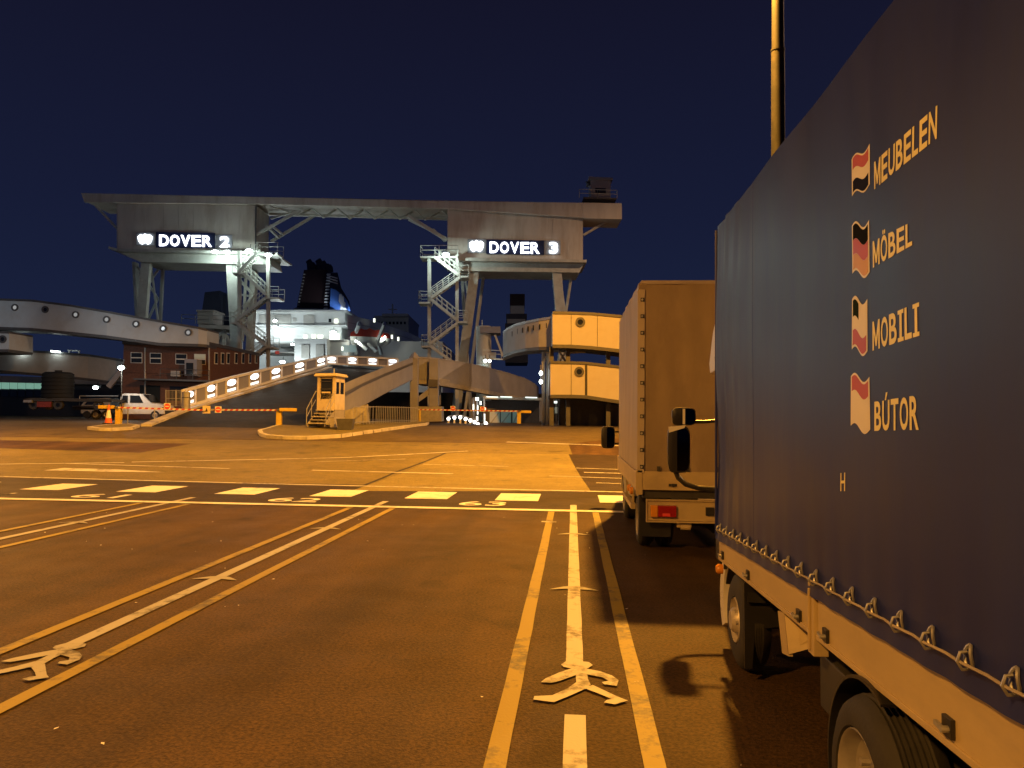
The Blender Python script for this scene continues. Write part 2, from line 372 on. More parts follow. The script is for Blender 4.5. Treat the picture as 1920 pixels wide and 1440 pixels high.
# lane dividers: yellow, white, yellow
SEP = [0.025, -3.50, -7.265, -11.0]
FIGURE = [[G(880+x/2.769,920+y/2.769) for x,y in o_] for o_ in (
    [(476,908),(500,893),(560,890),(620,896),(642,912),(615,928),(545,932),(490,922)],
    [(540,925),(608,925),(616,985),(630,1015),(602,1040),(556,1012),(552,960)],
    [(545,926),(562,962),(480,992),(430,1006),(372,1002),(395,983),(470,950)],
    [(600,930),(680,946),(740,968),(775,992),(766,1022),(700,1014),(688,1003),(722,995),(690,977),(610,962)],
    [(556,1003),(602,1038),(520,1075),(440,1108),(332,1094),(338,1076),(430,1072),(510,1036)],
    [(598,1036),(640,1018),(720,1056),(780,1084),(824,1100),(755,1120),(698,1110),(712,1098),(738,1092),(688,1070)])]
for s in SEP:
    for k in (-1,1):
        ribbon([(s+k*(.375 if s > -5 else .45),-2.5),(s+k*(.375 if s > -5 else .45),13.3)], 0.105, 'lane_line', 'paint_yellow', 0.008, 0.0025)
    ribbon([(s,5.12),(s,14.35)], 0.115, 'lane_line', 'paint_white' if s > -1 else 'paint_lane', 0.008, 0.002)
    ribbon([(s,-2.5),(s,4.32)], 0.115, 'lane_line', 'paint_white' if s > -1 else 'paint_lane', 0.008, 0.002)
    # a walking figure: head, body, arms and legs
    fig = MB()
    for k_, o_ in enumerate(FIGURE): fig.poly([drape(q+Vector((s-SEP[0],0,0)),0.0085+k_*.0007) for q in o_])
    fig.build('walking_figure','paint_faded' if s < -1 else 'paint_white',ground)
    for yy in (7.5,10.9):
        MB().poly([drape(Vector((s+x,yy+y,0)),0.0095) for x,y in [(-.235,-.13),(-.10,.0),(-.05,.02),(.05,.02),(.10,.0),(.235,-.13),(.15,-.12),(.0,-.08),(-.15,-.12)]]).build('arrow_head','paint_faded',ground)
MB().poly([drape(Vector(p),0.0105) for p in [(-.47,11.95,0),(-.24,11.95,0),(-.24,12.08,0),(-.47,12.08,0)]]).build('tick_mark','paint_white',ground)
# stop line, zebra blocks, bay numbers, far lines
ribbon([G(-300,928),G(0,935.5),G(560,947.5),G(1165,960.5),G(1400,965)], 0.24, 'stop_line', 'paint_fresh', 0.010)
for (px,py) in [(-80,909.5),(107,914),(283,918),(462,922),(635,926),(808,930),(972,933.5),(1163,937.5)]:
    c = G(px,py)
    area([(c.x-.42,c.y-.58),(c.x+.42,c.y-.58),(c.x+.42,c.y+.78),(c.x-.42,c.y+.78)], 'crossing_block', 'paint_fresh', 0.008)
for txt,(xa,ya),(xb,yb) in [('61',(122,933),(212,935)),('62',(495,940.5),(590,942.5)),('63',(857,948),(946,949.5))]:
    a, b = G(xa,ya), G(xb,yb)
    text_part('lane_number', txt, lambda u,w,a=a,b=b: drape(a+(b-a)*u+Vector((0,1,0))*(w*0.66),0.0085), 'paint_fresh', ground, 0.01)
for pts, w, m in [([(-100,892),(0,894),(560,909),(1100,921.5),(1400,929)],.16,'paint_white'), ([(-60,871.5),(47,870),(233,867.7)],.13,'paint_white'),
        ([(247,866.7),(640,858.5),(877,846)],.14,'paint_white'), ([(120,869),(430,879)],.13,'paint_white'), ([(585,882),(850,888.7)],.14,'paint_white'),
        ([(793,870.7),(953,875)],.12,'paint_faded'), ([(1080,878),(1240,883)],.12,'paint_faded'), ([(1095,886),(1240,890)],.12,'paint_white'),
        ([(1030,892.7),(1240,900)],.12,'paint_faded'), ([(1118,905.7),(1240,910)],.12,'paint_faded'), ([(590,866),(760,861)],.1,'paint_faded'), ([(950,829),(1160,836)],.35,'paint_faded'),([(30,925),(-60,936)],.1,'paint_white')]:
    ribbon([G(*p) for p in pts], w, 'yard_line', m, 0.008)
MB().poly([drape(G(*p),0.0085) for p in [(82,882.5),(120,878),(215,880.5),(310,886),(200,885),(130,883.2)]]).build('arrow_head','paint_white',ground)
# chips of litter on the tarmac
lit = MB()
for i in range(75):
    y = random.uniform(2.6,13); x = random.uniform(-8,1.0); r = random.uniform(.004,.013); a = random.random()*6
    p = Vector((x,y,.006)); lit.add([p+Vector((cos(a+k*1.57)*r*(1.6 if k%2 else .8),sin(a+k*1.57)*r*(1.6 if k%2 else .8),random.uniform(0,.006))) for k in range(4)], [(0,1,2,3)])
tag(lit.build('litter','white_paint',base=(0,0,0)), 'scattered pale chips of litter on the parking lanes', 'litter', kind='stuff')

# ------------------------------------------------------------------ lamp posts
def lamp_post(px, py, hx, hy, hz, power, label, col=SODIUM, gr='tall sodium lamp posts round the yard'):
    b = Vector((px,py,gz((px,py)))); t = thing('lamp_post', label, 'lamp post', b, 'tall sodium lamp posts round the yard')
    hgt = hz+0.25-b.z
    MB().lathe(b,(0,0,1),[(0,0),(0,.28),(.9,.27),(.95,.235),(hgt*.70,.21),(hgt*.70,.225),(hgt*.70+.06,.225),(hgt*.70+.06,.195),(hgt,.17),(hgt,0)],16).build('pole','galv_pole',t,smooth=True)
    MB().box(px-.42,px+.42,py-.42,py+.42,b.z,b.z+.12).build('footing','concrete',t)
    MB().tube([(px,py,hz+.1),(px+(hx-px)*.35,py+(hy-py)*.35,hz+.32),(hx,hy,hz+.30)],.05).build('bracket','galv_pole',t,smooth=True)
    h = MB().loft([[Vector((hx+cos(a)*.42*k,hy+sin(a)*.28*k,z)) for a in [i*pi/8 for i in range(16)]] for k,z in [(1,hz+.1),(1.02,hz+.2),(.8,hz+.36),(.3,hz+.42)]]).build('lamp_head','galv_pole',t,smooth=True)
    MB().lathe((hx,hy,hz-.02),(0,0,1),[(0,0),(0,.10),(.03,.22),(.11,.24)],16).build('lamp_lens','sodium_lit',t)
    L = bpy.data.lights.new('sodium_light','SPOT'); L.energy = power; L.color = col; L.shadow_soft_size = 0.42; L.spot_size = radians(168); L.spot_blend = 0.35
    o = bpy.data.objects.new('sodium_light', L); COL.objects.link(o); o.parent = t; o.location = Vector((hx,hy,hz-.10))-b
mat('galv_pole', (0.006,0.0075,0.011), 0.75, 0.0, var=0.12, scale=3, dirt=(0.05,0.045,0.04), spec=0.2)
lamp_post(6.52,25.0,*LAMPS[0],'tall round grey lamp post behind the navy tarpaulin truck')
lamp_post(-10.5,-7.0,*LAMPS[1],'shorter sodium lamp post behind the marked waiting lanes', SODIUM_PALE)
lamp_post(-25,25.0,*LAMPS[2],'sodium lamp post beside the left yard by the parked pickup')
lamp_post(23,31.0,*LAMPS[3],'sodium lamp post in front of the stacked cream walkways', (1.0,.60,.27))
lamp_post(28.5,52.0,*LAMPS[4],'very tall added lamp mast hidden from view far behind the navy truck', MAST)  # unseen mast added to warm the gantry

# ------------------------------------------------------------------ trucks
mat('tarp_navy', (0.010,0.020,0.16), 0.42, var=0.25, scale=1.3, bump=0.10, bscale=3, stretch=(1,1.6,0.35), dirt=(0.022,0.032,0.11), dscale=1.4, spec=0.36)
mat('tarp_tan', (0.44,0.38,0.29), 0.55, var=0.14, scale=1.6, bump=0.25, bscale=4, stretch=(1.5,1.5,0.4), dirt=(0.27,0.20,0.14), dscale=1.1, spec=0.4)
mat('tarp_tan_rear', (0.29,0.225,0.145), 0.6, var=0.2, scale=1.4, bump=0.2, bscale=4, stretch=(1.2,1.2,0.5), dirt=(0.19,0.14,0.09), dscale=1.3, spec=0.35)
mat('bed_alu', (0.50,0.40,0.21), 0.5, 0.0, var=0.1, scale=2.0, bump=0.1, dirt=(0.30,0.24,0.17), dscale=1.6, stretch=(1,0.5,1.5))
mat('letter_yellow', (0.88,0.82,0.40), 0.45, var=0.06); mat('letter_white', (0.84,0.82,0.74), 0.45, var=0.04)
mat('flag_red', (0.50,0.07,0.03), 0.45, var=0.08); mat('flag_black', (0.004,0.004,0.004), 0.8, var=0.1, spec=0.1); mat('flag_gold', (0.66,0.36,0.0), 0.45, var=0.06); mat('flag_navy', (0.008,0.010,0.04), 0.8, var=0.1, spec=0.1); mat('flag_green', (0.008,0.02,0.012), 0.8, var=0.1, spec=0.1)
mat('rope', (0.40,0.36,0.30), 0.8, var=0.2); mat('cab_white', (0.70,0.69,0.66), 0.3, var=0.05)
mat('lens_amber', (0.70,0.28,0.03), 0.2, var=0.05); mat('lens_red', (0.30,0.012,0.01), 0.2, var=0.05); mat('reflector_red', (0.8,0.08,0.08), 0.2, var=0.05)
mat('rim_steel', (0.38,0.36,0.33), 0.45, 0.4, var=0.2, scale=8); mat('hub_cover', (0.52,0.48,0.42), 0.4, 0.2, var=0.12)
mat('chassis', (0.035,0.033,0.03), 0.6, var=0.3)
def wheel(parent, c, r, w, side=-1, rim_r=0.62, cover=False):   # c = centre of the outer face, axis along X
    c = Vector(c); R = r
    ty = MB().lathe(c,(-side,0,0),[(0.035,R*rim_r),(0.0,R*rim_r*1.05),(0.0,R*.80),(0.02,R*.93),(0.05,R*.985)]+[(.06+k*(w-.12)/5+d,R*r_) for k in range(5) for d,r_ in ((0,.97),(.004,1.0),((w-.12)/5-.012,1.0),((w-.12)/5-.008,.97))]+[(w-.06,R),(w-.05,R*.985),(w-.0,R*.85),(w,R*rim_r)],36)
    t = ty.build('wheel','rubber',parent,smooth=True)
    rr = R*rim_r
    MB().lathe(c,(-side,0,0),[(0.015,rr*1.04),(0.004,rr*1.0),(0.012,rr*.95),(0.06,rr*.88),(.085,rr*.60),(.07,rr*.42),(.03,rr*.40),(.02,rr*.3),(.02,0)] if not cover else [(0.02,rr*1.04),(-.005,rr*.98),(.03,rr*.9),(.035,rr*.62),(-.015,rr*.52),(-.03,rr*.4),(-.03,0)],28).build('rim','hub_cover' if cover else 'rim_steel',t,smooth=True)
    for i in range(6):
        a = i*pi/3; q = c+Vector((-side*(.06 if not cover else .02),cos(a)*rr*.5,sin(a)*rr*.5)); MB().cyl(q,q+Vector((side*.03,0,0)),.014,n=6).build('wheel_nut','rim_steel',t)
    return t
def arc_guard(parent, x0, x1, cy, cz, r, a0, a1, m='black_plastic', th=.012, name='mudguard'):
    pr = []
    for i in range(17):
        a = a0+(a1-a0)*i/16; pr.append((cos(a),sin(a)))
    secs = [[Vector((x0,cy+c*r,cz+s*r)),Vector((x1,cy+c*r,cz+s*r)),Vector((x1,cy+c*(r+th),cz+s*(r+th))),Vector((x0,cy+c*(r+th),cz+s*(r+th)))] for c,s in pr]
    return MB().loft(secs).build(name,m,parent,smooth=True)

# --- navy truck beside the camera
XL = 1.04; XR = 3.24; YF = 5.66; YR = -0.75
near = thing('tarpaulin_truck','navy blue tarpaulin truck with yellow furniture words and four flags','truck',(2.1,2.5,0))
zrope = lambda y: .86+(5.7-y)*.045
zptop = lambda y: .80+(5.7-y)*.047
zpbot = lambda y: .635+(5.7-y)*.030
ZT = 3.075
def fold(y, z):
    e = max(0,(y-4.2)/1.45); lo = max(0,1-(z-zrope(y))/.5)
    sag = .010*sin(y*1.9+z*.6)*sin(z*1.7+.4) + .004*sin(y*5.3+1.1*sin(z*1.3)) + .003*sin(y*2.2-z*4.1)
    sag = sag*min(1,max(0,(z-zrope(y)-.05)/.45))
    return sag + .004 + e*e*(.010*sin(y*23+sin(z*2.1)*1.3)+.005*sin(y*41+z*1.7))+ lo*lo*.002*sin(y*30) + .004*e*sin(z*5+y*3)
def tarp_side(x, sgn, nm='tarp'):
    ny, nz = 150, 40; vs = []; fs = []
    for i in range(ny+1):
        y = YR+(YF-YR)*i/ny
        zb = zrope(y)-.075 - .003*abs(sin(y*pi/.37))
        for j in range(nz+1):
            z = zb+(ZT-.05-zb)*j/nz
            vs.append((x+sgn*(-fold(y,z) - (.006 if j == 0 else 0)), y, z))
        vs.append((x-sgn*-.0, y, ZT-.05)); vs[-1] = (x+(-sgn)*(-.05)*1, y, ZT)
    m = nz+2
    for i in range(ny):
        for j in range(nz+1): q = i*m+j; fs.append((q,q+1,q+m+1,q+m))
    return MB().add(vs,fs)
ts = tarp_side(XL,1).build('side_tarp','tarp_navy',near,smooth=True)
tarp = MB()
tarp.box(XL+.05,XR-.05,YR,YF,ZT-.02,ZT)
tarp.build('roof_tarp','tarp_navy',near)
MB().box(XL+.04,XR-.04,YF-.03,YF-.01,zrope(YF)-.1,ZT-.01).build('front_tarp','tarp_navy',near)
MB().box(XL+.04,XR-.04,YR+.005,YR+.03,zrope(YR)-.1,ZT-.01).build('rear_tarp','tarp_navy',near)
MB().add([(XR,YR,zrope(YR)-.08),(XR,YF,zrope(YF)-.08),(XR,YF,ZT-.05),(XR,YR,ZT-.05),(XR-.05,YF,ZT),(XR-.05,YR,ZT)],[(0,1,2,3),(3,2,4,5)]).build('side_tarp','tarp_navy',near)
# the laced front corner of the tarpaulin
for ysm in (4.55,1.62):
    vs = []; fs = []
    for j in range(41):
        z = zrope(ysm)-.06+(ZT-.06-zrope(ysm)+.06)*j/40
        for dy,dx in ((-.028,.0005),(-.022,.0018),(.022,.0018),(.028,.0005)): vs.append((XL-fold(ysm+dy,z)-dx,ysm+dy,z))
        if j: 
            for k in range(3): q = (j-1)*4+k; fs.append((q,q+1,q+5,q+4))
    MB().add(vs,fs).build('welded_seam','tarp_navy',near)
lc = MB(); lc.tube([(XL-.006,YF+.004,z) for z in (zrope(YF)-.05,1.5,2.2,ZT-.06)],.010); lc.build('corner_piping','tarp_navy',near,smooth=True)
# eyelets and lacing rope
ys = [5.466-i*.21 for i in range(29)]; first = None; rp = []
for i, y in enumerate(ys):
    z = zrope(y)
    if first is None:
        pts = [Vector((0,cos(a)*.016,sin(a)*.030)) for a in [k*2*pi/14 for k in range(15)]]
        mb = MB(); mb.tube([p+Vector((XL-.012,y,z+.018))+Vector((-.004*cos(k),0,0)) for k,p in enumerate(pts)],.0048,6)
        mb.v = [p-Vector((0,y,z)) for p in mb.v]
        first = mb.build('eyelet','galv',near,smooth=True); first.location = Vector((0,y,z))
        hk = MB(); hk.tube([Vector((XL+.004,0,-.012)),Vector((XL-.03,0,-.016)),Vector((XL-.042,0,.004)),Vector((XL-.034,0,.028)),Vector((XL-.018,0,.03))],.0045,6)
        h1 = hk.build('hook','galv',near,smooth=True); h1.location = Vector((0,y,z))
    else: cp(first, near, (0,y,z)); cp(h1, near, (0,y,z))
    rp += [(XL-.022,y+.10,z-.085*.045-.002*random.random()),(XL-.036,y+.012,z+.003),(XL-.036,y-.012,z+.004)]
MB().tube(rp,.0045,6).build('lacing_rope','rope',near,smooth=True)
# dropside panels, post, latches
def panel(y0, y1, nm='side_panel'):
    mb = MB(); x0, x1 = XL+.012, XL+.05
    mb.hexa([(x0,y0,zpbot(y0)),(x1,y0,zpbot(y0)),(x1,y1,zpbot(y1)),(x0,y1,zpbot(y1)),(x0,y0,zptop(y0)),(x1,y0,zptop(y0)),(x1,y1,zptop(y1)),(x0,y1,zptop(y1))])
    o = mb.build(nm,'bed_alu',near,bevel=.006)
    for zf, h in ((zptop,-.016),(zpbot,.014)):
        MB().bar((XL+.010,y0+.004,zf(y0)+h),(XL+.010,y1-.004,zf(y1)+h),.012,.022).build('rail','bed_alu',o,bevel=.003)
    return o
YPOST = 3.47
panel(YPOST+.045,YF-.01); panel(YR,YPOST-.045)
MB().hexa([(XL-.004,YPOST-.04,zpbot(YPOST)-.07),(XL+.06,YPOST-.04,zpbot(YPOST)-.07),(XL+.06,YPOST+.04,zpbot(YPOST)-.07),(XL-.004,YPOST+.04,zpbot(YPOST)-.07),(XL-.004,YPOST-.04,zptop(YPOST)+.03),(XL+.06,YPOST-.04,zptop(YPOST)+.03),(XL+.06,YPOST+.04,zptop(YPOST)+.03),(XL-.004,YPOST+.04,zptop(YPOST)+.03)]).bar((XL-.01,YPOST,zpbot(YPOST)-.05),(XL-.01,YPOST,zptop(YPOST)+.01),.012,.012).build('panel_post','bed_alu',near,bevel=.004)
for y,o in ((YF-.16,.05),(4.72,.05),(3.68,.045),(3.30,.05),(2.26,.06),(1.2,.06)):
    z = zpbot(y)+o
    l = MB().box(XL-.001,XL+.013,y-.028,y+.028,z-.025,z+.03).build('latch','black_plastic',near,bevel=.003)
    MB().cyl((XL+.002,y-.012,z),(XL-.022,y-.012,z),.010,n=8).bar((XL-.016,y-.012,z),(XL-.016,y+.03,z+.005),.010,.012).build('latch_pin','galv',l)
for y in (4.9,3.86,2.7):
    MB().box(XL+.000,XL+.012,y-.022,y+.022,zptop(y)-.012,zptop(y)+.008).build('hinge','galv',near)
# bed floor, chassis and axle parts
MB().hexa([(XL+.06,YR,zpbot(YR)),(XR-.06,YR,zpbot(YR)),(XR-.06,YF,zpbot(YF)),(XL+.06,YF,zpbot(YF)),(XL+.06,YR,zpbot(YR)+.1),(XR-.06,YR,zpbot(YR)+.1),(XR-.06,YF,zpbot(YF)+.1),(XL+.06,YF,zpbot(YF)+.1)]).build('bed_floor','chassis',near)
for x in (1.72,2.5): MB().box(x-.04,x+.04,YR+.2,7.2,.42,.60).build('chassis_rail','chassis',near)
MB().cyl((1.2,2.84,.34),(3.1,2.84,.34),.07).lathe((2.15,2.84,.34),(1,0,0),[(-.2,.07),(-.1,.18),(.1,.18),(.2,.07)]).build('rear_axle','chassis',near,smooth=True)
wheel(near,(1.005,2.84,.335),.335,.22,-1,.64)
wheel(near,(1.26,2.84,.335),.335,.20,-1,.64); wheel(near,(3.27,2.84,.335),.335,.22,1,.64); wheel(near,(3.02,2.84,.335),.335,.2,1,.64)
arc_guard(near,1.03,1.36,2.84,.335,.385,radians(-12),radians(112))
wheel(near,(1.08,5.25,.315),.315,.17,-1,.46,True); wheel(near,(3.2,5.25,.315),.315,.17,1,.46,True)
MB().cyl((1.2,5.25,.315),(3.1,5.25,.315),.05).build('front_axle','chassis',near)
MB().prism([(1.075,4.93,.10),(1.12,4.93,.10),(1.14,4.94,.34),(1.30,4.94,.36),(1.30,4.95,.62),(1.075,4.95,.62)],(0,.012,0)).build('mudflap','black_plastic',near)
arc_guard(near,1.09,1.32,5.25,.315,.38,radians(25),radians(150),'black_plastic',name='mudguard')
# white wing ahead of the front wheel and side marker lamp
wing = [(5.74+.02*i, .62-.018*i*i*.5-.02*i) for i in range(6)]
secs = []
for i in range(9):
    a = radians(60-95*i/8); secs.append([Vector((1.115,5.40+cos(a)*.42,.36+sin(a)*.34)),Vector((1.30,5.40+cos(a)*.42,.36+sin(a)*.34)),Vector((1.30,5.40+cos(a)*.50,.36+sin(a)*.40)),Vector((1.105,5.40+cos(a)*.50,.36+sin(a)*.40))])
MB().loft(secs).build('wheel_arch','cab_white',near,smooth=True)
MB().lathe((XL+.03,5.62,.575),(-1,0,0),[(0,0),(0,.035),(.03,.035),(.045,.025),(.05,0)],12).build('marker_lamp','lens_amber',near,smooth=True)
MB().bar((XL+.05,5.62,.575),(XL+.05,5.62,.66),.02,.02).build('marker_bracket','chassis',near)
# side guard bar, tool box and wheel chock bracket
MB().box(1.16,1.2,1.5,2.42,.40,.46).bar((1.2,2.2,.43),(1.2,2.2,.70),.03).bar((1.2,1.7,.43),(1.2,1.7,.72),.03).build('side_guard','bed_alu',near)
MB().box(1.12,1.45,3.28,3.62,.36,.60).build('tool_box','chassis',near,bevel=.01)
MB().prism([(1.06,4.10,.66),(1.06,3.98,.68),(1.06,3.90,.49),(1.06,4.02,.47)],(.02,0,0)).prism([(1.06,3.90,.50),(1.18,3.84,.56),(1.18,3.84,.62),(1.06,3.97,.67)],(0,.01,0)).bar((1.07,4.0,.56),(1.3,4.0,.68),.03,.02).build('chock_bracket','bed_alu',near)
# cab with roof sleeper
cabp = [(5.72,.55),(6.92,.45),(6.98,.95),(6.92,1.15),(6.62,2.02),(6.45,2.10),(5.72,2.10)]
MB().prism([(1.30,y,z) for y,z in cabp],(1.66,0,0)).build('cab','cab_white',near,bevel=.03,smooth=True)
MB().prism([(1.292,y,z) for y,z in [(5.98,1.25),(6.72,1.25),(6.50,1.92),(5.98,1.92)]],(.004,0,0)).build('side_window','glass_dark',near)
MB().prism([(1.42,6.918+.012,1.22),(2.84,6.918+.012,1.22),(2.84,6.67,1.95),(1.42,6.67,1.95)],(0,.012,0)).build('windscreen','glass_dark',near)
MB().box(1.28,2.98,6.85,7.06,.38,.62).build('bumper','black_plastic',near,bevel=.03)
pod = [[Vector((x,y,z)) for y,z in [(5.72,2.06),(6.62+dy,2.02),(6.66+dy,2.10),(6.50+dy,2.34),(6.25+dy,2.52),(5.72,2.60)]] for x,dy in ((1.14,-.10),(1.22,0),(3.04,0),(3.12,-.10))]
MB().loft(pod).build('roof_sleeper','cab_white',near,smooth=True)
def mirror(parent, c, w, h, d, name='door_mirror', tilt=.05):
    c = Vector(c); secs = []
    for y,k in ((-d*.5,.90),(-d*.45,.98),(-d*.1,1),(d*.3,.86),(d*.5,.45)):
        ring = []
        for i in range(20):
            a = 2*pi*i/20; e = .42; cx = abs(cos(a))**e*(1 if cos(a)>0 else -1); sz = abs(sin(a))**e*(1 if sin(a)>0 else -1)
            ring.append(c+Vector((cx*w/2*k, y, sz*h/2*k)))
        secs.append(ring)
    o = MB().loft(secs).build(name,'black_plastic',parent,smooth=True)
    ring = []
    for i in range(20):
        a = 2*pi*i/20; e = .42; cx = abs(cos(a))**e*(1 if cos(a)>0 else -1); sz = abs(sin(a))**e*(1 if sin(a)>0 else -1)
        ring.append(c+Vector((cx*w*.43, -d*.5-.002-cx*.010, sz*h*.45)))
    MB().poly(ring).build('mirror_glass','mirror_glass',o)
    return o
YM = 6.6
m1 = PY(1272,842,YM); m2 = PY(1281,781,YM)
mirror(near,m1,.19,.40,.09); mirror(near,m2,.20,.15,.10)
pb = PY(1268,800,YM)
MB().prism([PY(1252,800,YM)+Vector((0,-.052,0)),PY(1284,797,YM)+Vector((0,-.052,0)),PY(1282,802,YM)+Vector((0,-.052,0)),PY(1253,811,YM)+Vector((0,-.052,0))],(0,.004,0)).build('mirror_strip','cab_white',near)
MB().box(m2.x-.012,m2.x+.008,YM-.056,YM-.05,m2.z-.065,m2.z+.065).build('mirror_strip','cab_white',near)
MB().tube([PY(1266,882,YM),PY(1272,896,YM),PY(1286,908,YM),PY(1310,915,YM),PY(1338,917,YM),Vector((1.34,YM,.98))],.022,8).build('mirror_arm','black_plastic',near,smooth=True)
MB().tube([PY(1296,791,YM),PY(1320,791,YM),Vector((1.34,YM,1.64))],.015,8).tube([m1+Vector((0,.02,.1)),m2+Vector((-.02,.02,0))],.02,8).build('mirror_arm','black_plastic',near,smooth=True)
# lettering and flags on the tarpaulin
XT = XL-.0016
def side(px, py): return PX(px, py, XT)
def hug(p): return Vector((p.x-fold(p.y,p.z),p.y,p.z))
# the sign-writer's slab I and plain M, as outlines of the unit box
GLYPH = {'I': ([(0,0),(1,0),(1,.13),(.70,.13),(.70,.87),(1,.87),(1,1),(0,1),(0,.87),(.30,.87),(.30,.13),(0,.13)],[(0,1,2,3,10,11),(3,4,9,10),(4,5,6,7,8,9)]),
    'M': ([(0,0),(.20,0),(.20,.60),(.42,.12),(.58,.12),(.80,.60),(.80,0),(1,0),(1,1),(.80,1),(.5,.40),(.20,1),(0,1)],[(0,1,2,11,12),(2,3,10,11),(3,4,10),(4,5,9,10),(5,6,7,8,9)])}
def word(s, tl, bl, tr, br, m, b=.012, nm='lettering'):
    a,b0,c,d = [side(*q) for q in (tl,bl,tr,br)]
    def fn(u,w):
        # bottom-left to bottom-right, up to the tops
        p = (b0+(d-b0)*u)*(1-w)+(a+(c-a)*u)*w
        return hug(p)
    ws = [dict(I=.72,L=.82,M=1.12,H=1).get(ch,1.0) for ch in s]; tot = sum(ws); mb = MB(); u0 = 0
    for ch, wd in zip(s, ws):                     # each character fitted to its own place, accents standing above the line
        uv, fs = GLYPH.get(ch) or text_geo(ch, b); hi = 1.0 if ch in 'ÖÚ' else (.80 if ('Ö' in s or 'Ú' in s) else 1.0)
        mb.add([fn((u0+wd*(.07+.86*u))/tot, w*hi) for u,w in uv], fs); u0 += wd
    return mb.build(nm, m, near)
word('MEUBELEN',(1642,305),(1642,356),(1764,196),(1764,258),'letter_yellow',.022)
word('MÖBEL',(1638,441),(1638,503),(1718,404),(1718,459),'letter_yellow',.022)
word('MOBILI',(1636,604),(1636,658),(1730,566),(1730,629),'letter_yellow',.022)
word('BÚTOR',(1640,740),(1640,808),(1727,724),(1727,806),'letter_yellow',.022)
word('H',(1577,887),(1577,921),(1587,886),(1587,921),'letter_yellow',.01)
def flag(tl, bl, tr, br, bands, canton=None):
    A,B,D,E_ = [side(*q) for q in (tl,bl,tr,br)]
    def fn(u,w,dx=0):
        w2 = w+.09*sin(u*2*pi+.25)
        p = (B+(E_-B)*u)*(1-w2)+(A+(D-A)*u)*w2
        return hug(p)+Vector((-dx,0,0))
    n = 14
    def patch(u0,u1,w0,w1,m,dx,nm):
        vs = []; fs = []
        for i in range(n+1):
            u = u0+(u1-u0)*i/n; vs += [fn(u,w0,dx),fn(u,w1,dx)]
            if i: fs.append((2*i-2,2*i-1,2*i+1,2*i))
        return MB().add(vs,fs).build(nm,m,near)
    root = patch(-.03,1.03,-.05,1.05,'letter_white',0,'flag')
    def sub(o):
        o.parent = root
    for (w0,w1,m) in bands: sub(patch(.04,.96,w0,w1,m,.0008,'flag_band'))
    if canton: sub(patch(*canton,.0016,'flag_band'))
flag((1598,302),(1598,365),(1633,276),(1633,345),[(.67,1,'flag_red'),(.335,.665,'letter_white'),(0,.33,'flag_navy')])
flag((1597,428),(1597,510),(1631,420),(1631,509),[(.67,1,'flag_black'),(.335,.665,'flag_red'),(0,.33,'flag_gold')])
flag((1596,566),(1596,652),(1626,568),(1626,657),[(.335,1,'letter_white'),(0,.33,'flag_red')],(.06,.46,.62,.97,'flag_green'))
flag((1595,710),(1596,795),(1630,714),(1632,804),[(.68,1,'flag_red'),(.0,.675,'letter_white')])

# --- tan truck ahead
FX0, FX1, FR, FF = .80, 2.95, 9.55, 13.5
far = thing('tarpaulin_truck','tan tarpaulin box truck seen from behind with a red tail lamp','truck',(1.9,12,0))
zb0, zt0 = 1.0, 3.32
def wob(y,z): return .010*sin(z*2.3+y*1.1)+.006*sin(y*9+z)
sv = []; sf = []; ny, nz = 40, 30
for i in range(ny+1):
    for j in range(nz+1):
        y = FR+(FF-FR)*i/ny; z = zb0-.02+(zt0-zb0)*j/nz
        sv.append((FX0-wob(y,z)*(0.2+0.8*sin(pi*i/ny))-.004*sin(y*17)*(1-j/nz), y, z))
for i in range(ny):
    for j in range(nz): q = i*(nz+1)+j; sf.append((q,q+1,q+nz+2,q+nz+1))
MB().add(sv,sf).build('side_tarp','tarp_tan',far,smooth=True)
rv = []; rf = []
for i in range(ny+1):
    for j in range(nz+1):
        x = FX0+(FX1-FX0)*i/ny; z = zb0-.02+(zt0-zb0)*j/nz
        rv.append((x, FR-.02*sin(pi*i/ny)*sin(pi*j/nz)-.006*sin(x*9+z*2)-.004*sin(x*21+z), z))
for i in range(ny):
    for j in range(nz): q = i*(nz+1)+j; rf.append((q,q+1,q+nz+2,q+nz+1))
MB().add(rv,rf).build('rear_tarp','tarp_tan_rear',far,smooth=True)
MB().box(FX0+.005,FX1-.005,FR+.01,FF-.01,zb0,zt0-.022).build('tarp_frame','tarp_tan',far)
MB().hexa([(FX0,FR-.01,zt0-.03),(FX1,FR-.01,zt0-.03),(FX1,FF,zt0-.03),(FX0,FF,zt0-.03),(FX0+.04,FR+.02,zt0+.02),(FX1-.04,FR+.02,zt0+.02),(FX1-.04,FF,zt0+.02),(FX0+.04,FF,zt0+.02)]).build('roof_tarp','tarp_tan',far)
# laced corner: overlapping flap and straps
MB().box(FX0-.012,FX0+.075,FR-.030,FR-.012,zb0-.03,zt0-.10).build('corner_flap','tarp_tan',far,bevel=.004)
for i in range(11):
    z = zb0+.02+i*.205
    st = MB().box(FX0+.022,FX0+.068,FR-.042,FR-.031,z,z+.045).build('lacing_strap','chassis',far)
    MB().cyl((FX0+.04,FR-.041,z+.02),(FX0+.04,FR-.052,z+.02),.014,n=8).build('buckle','galv',st)
for x in (1.05,1.4,1.75,2.1,2.45,2.8):
    MB().box(x-.02,x+.02,FR-.035,FR-.022,zb0-.01,zb0+.05).build('lacing_strap','chassis',far)
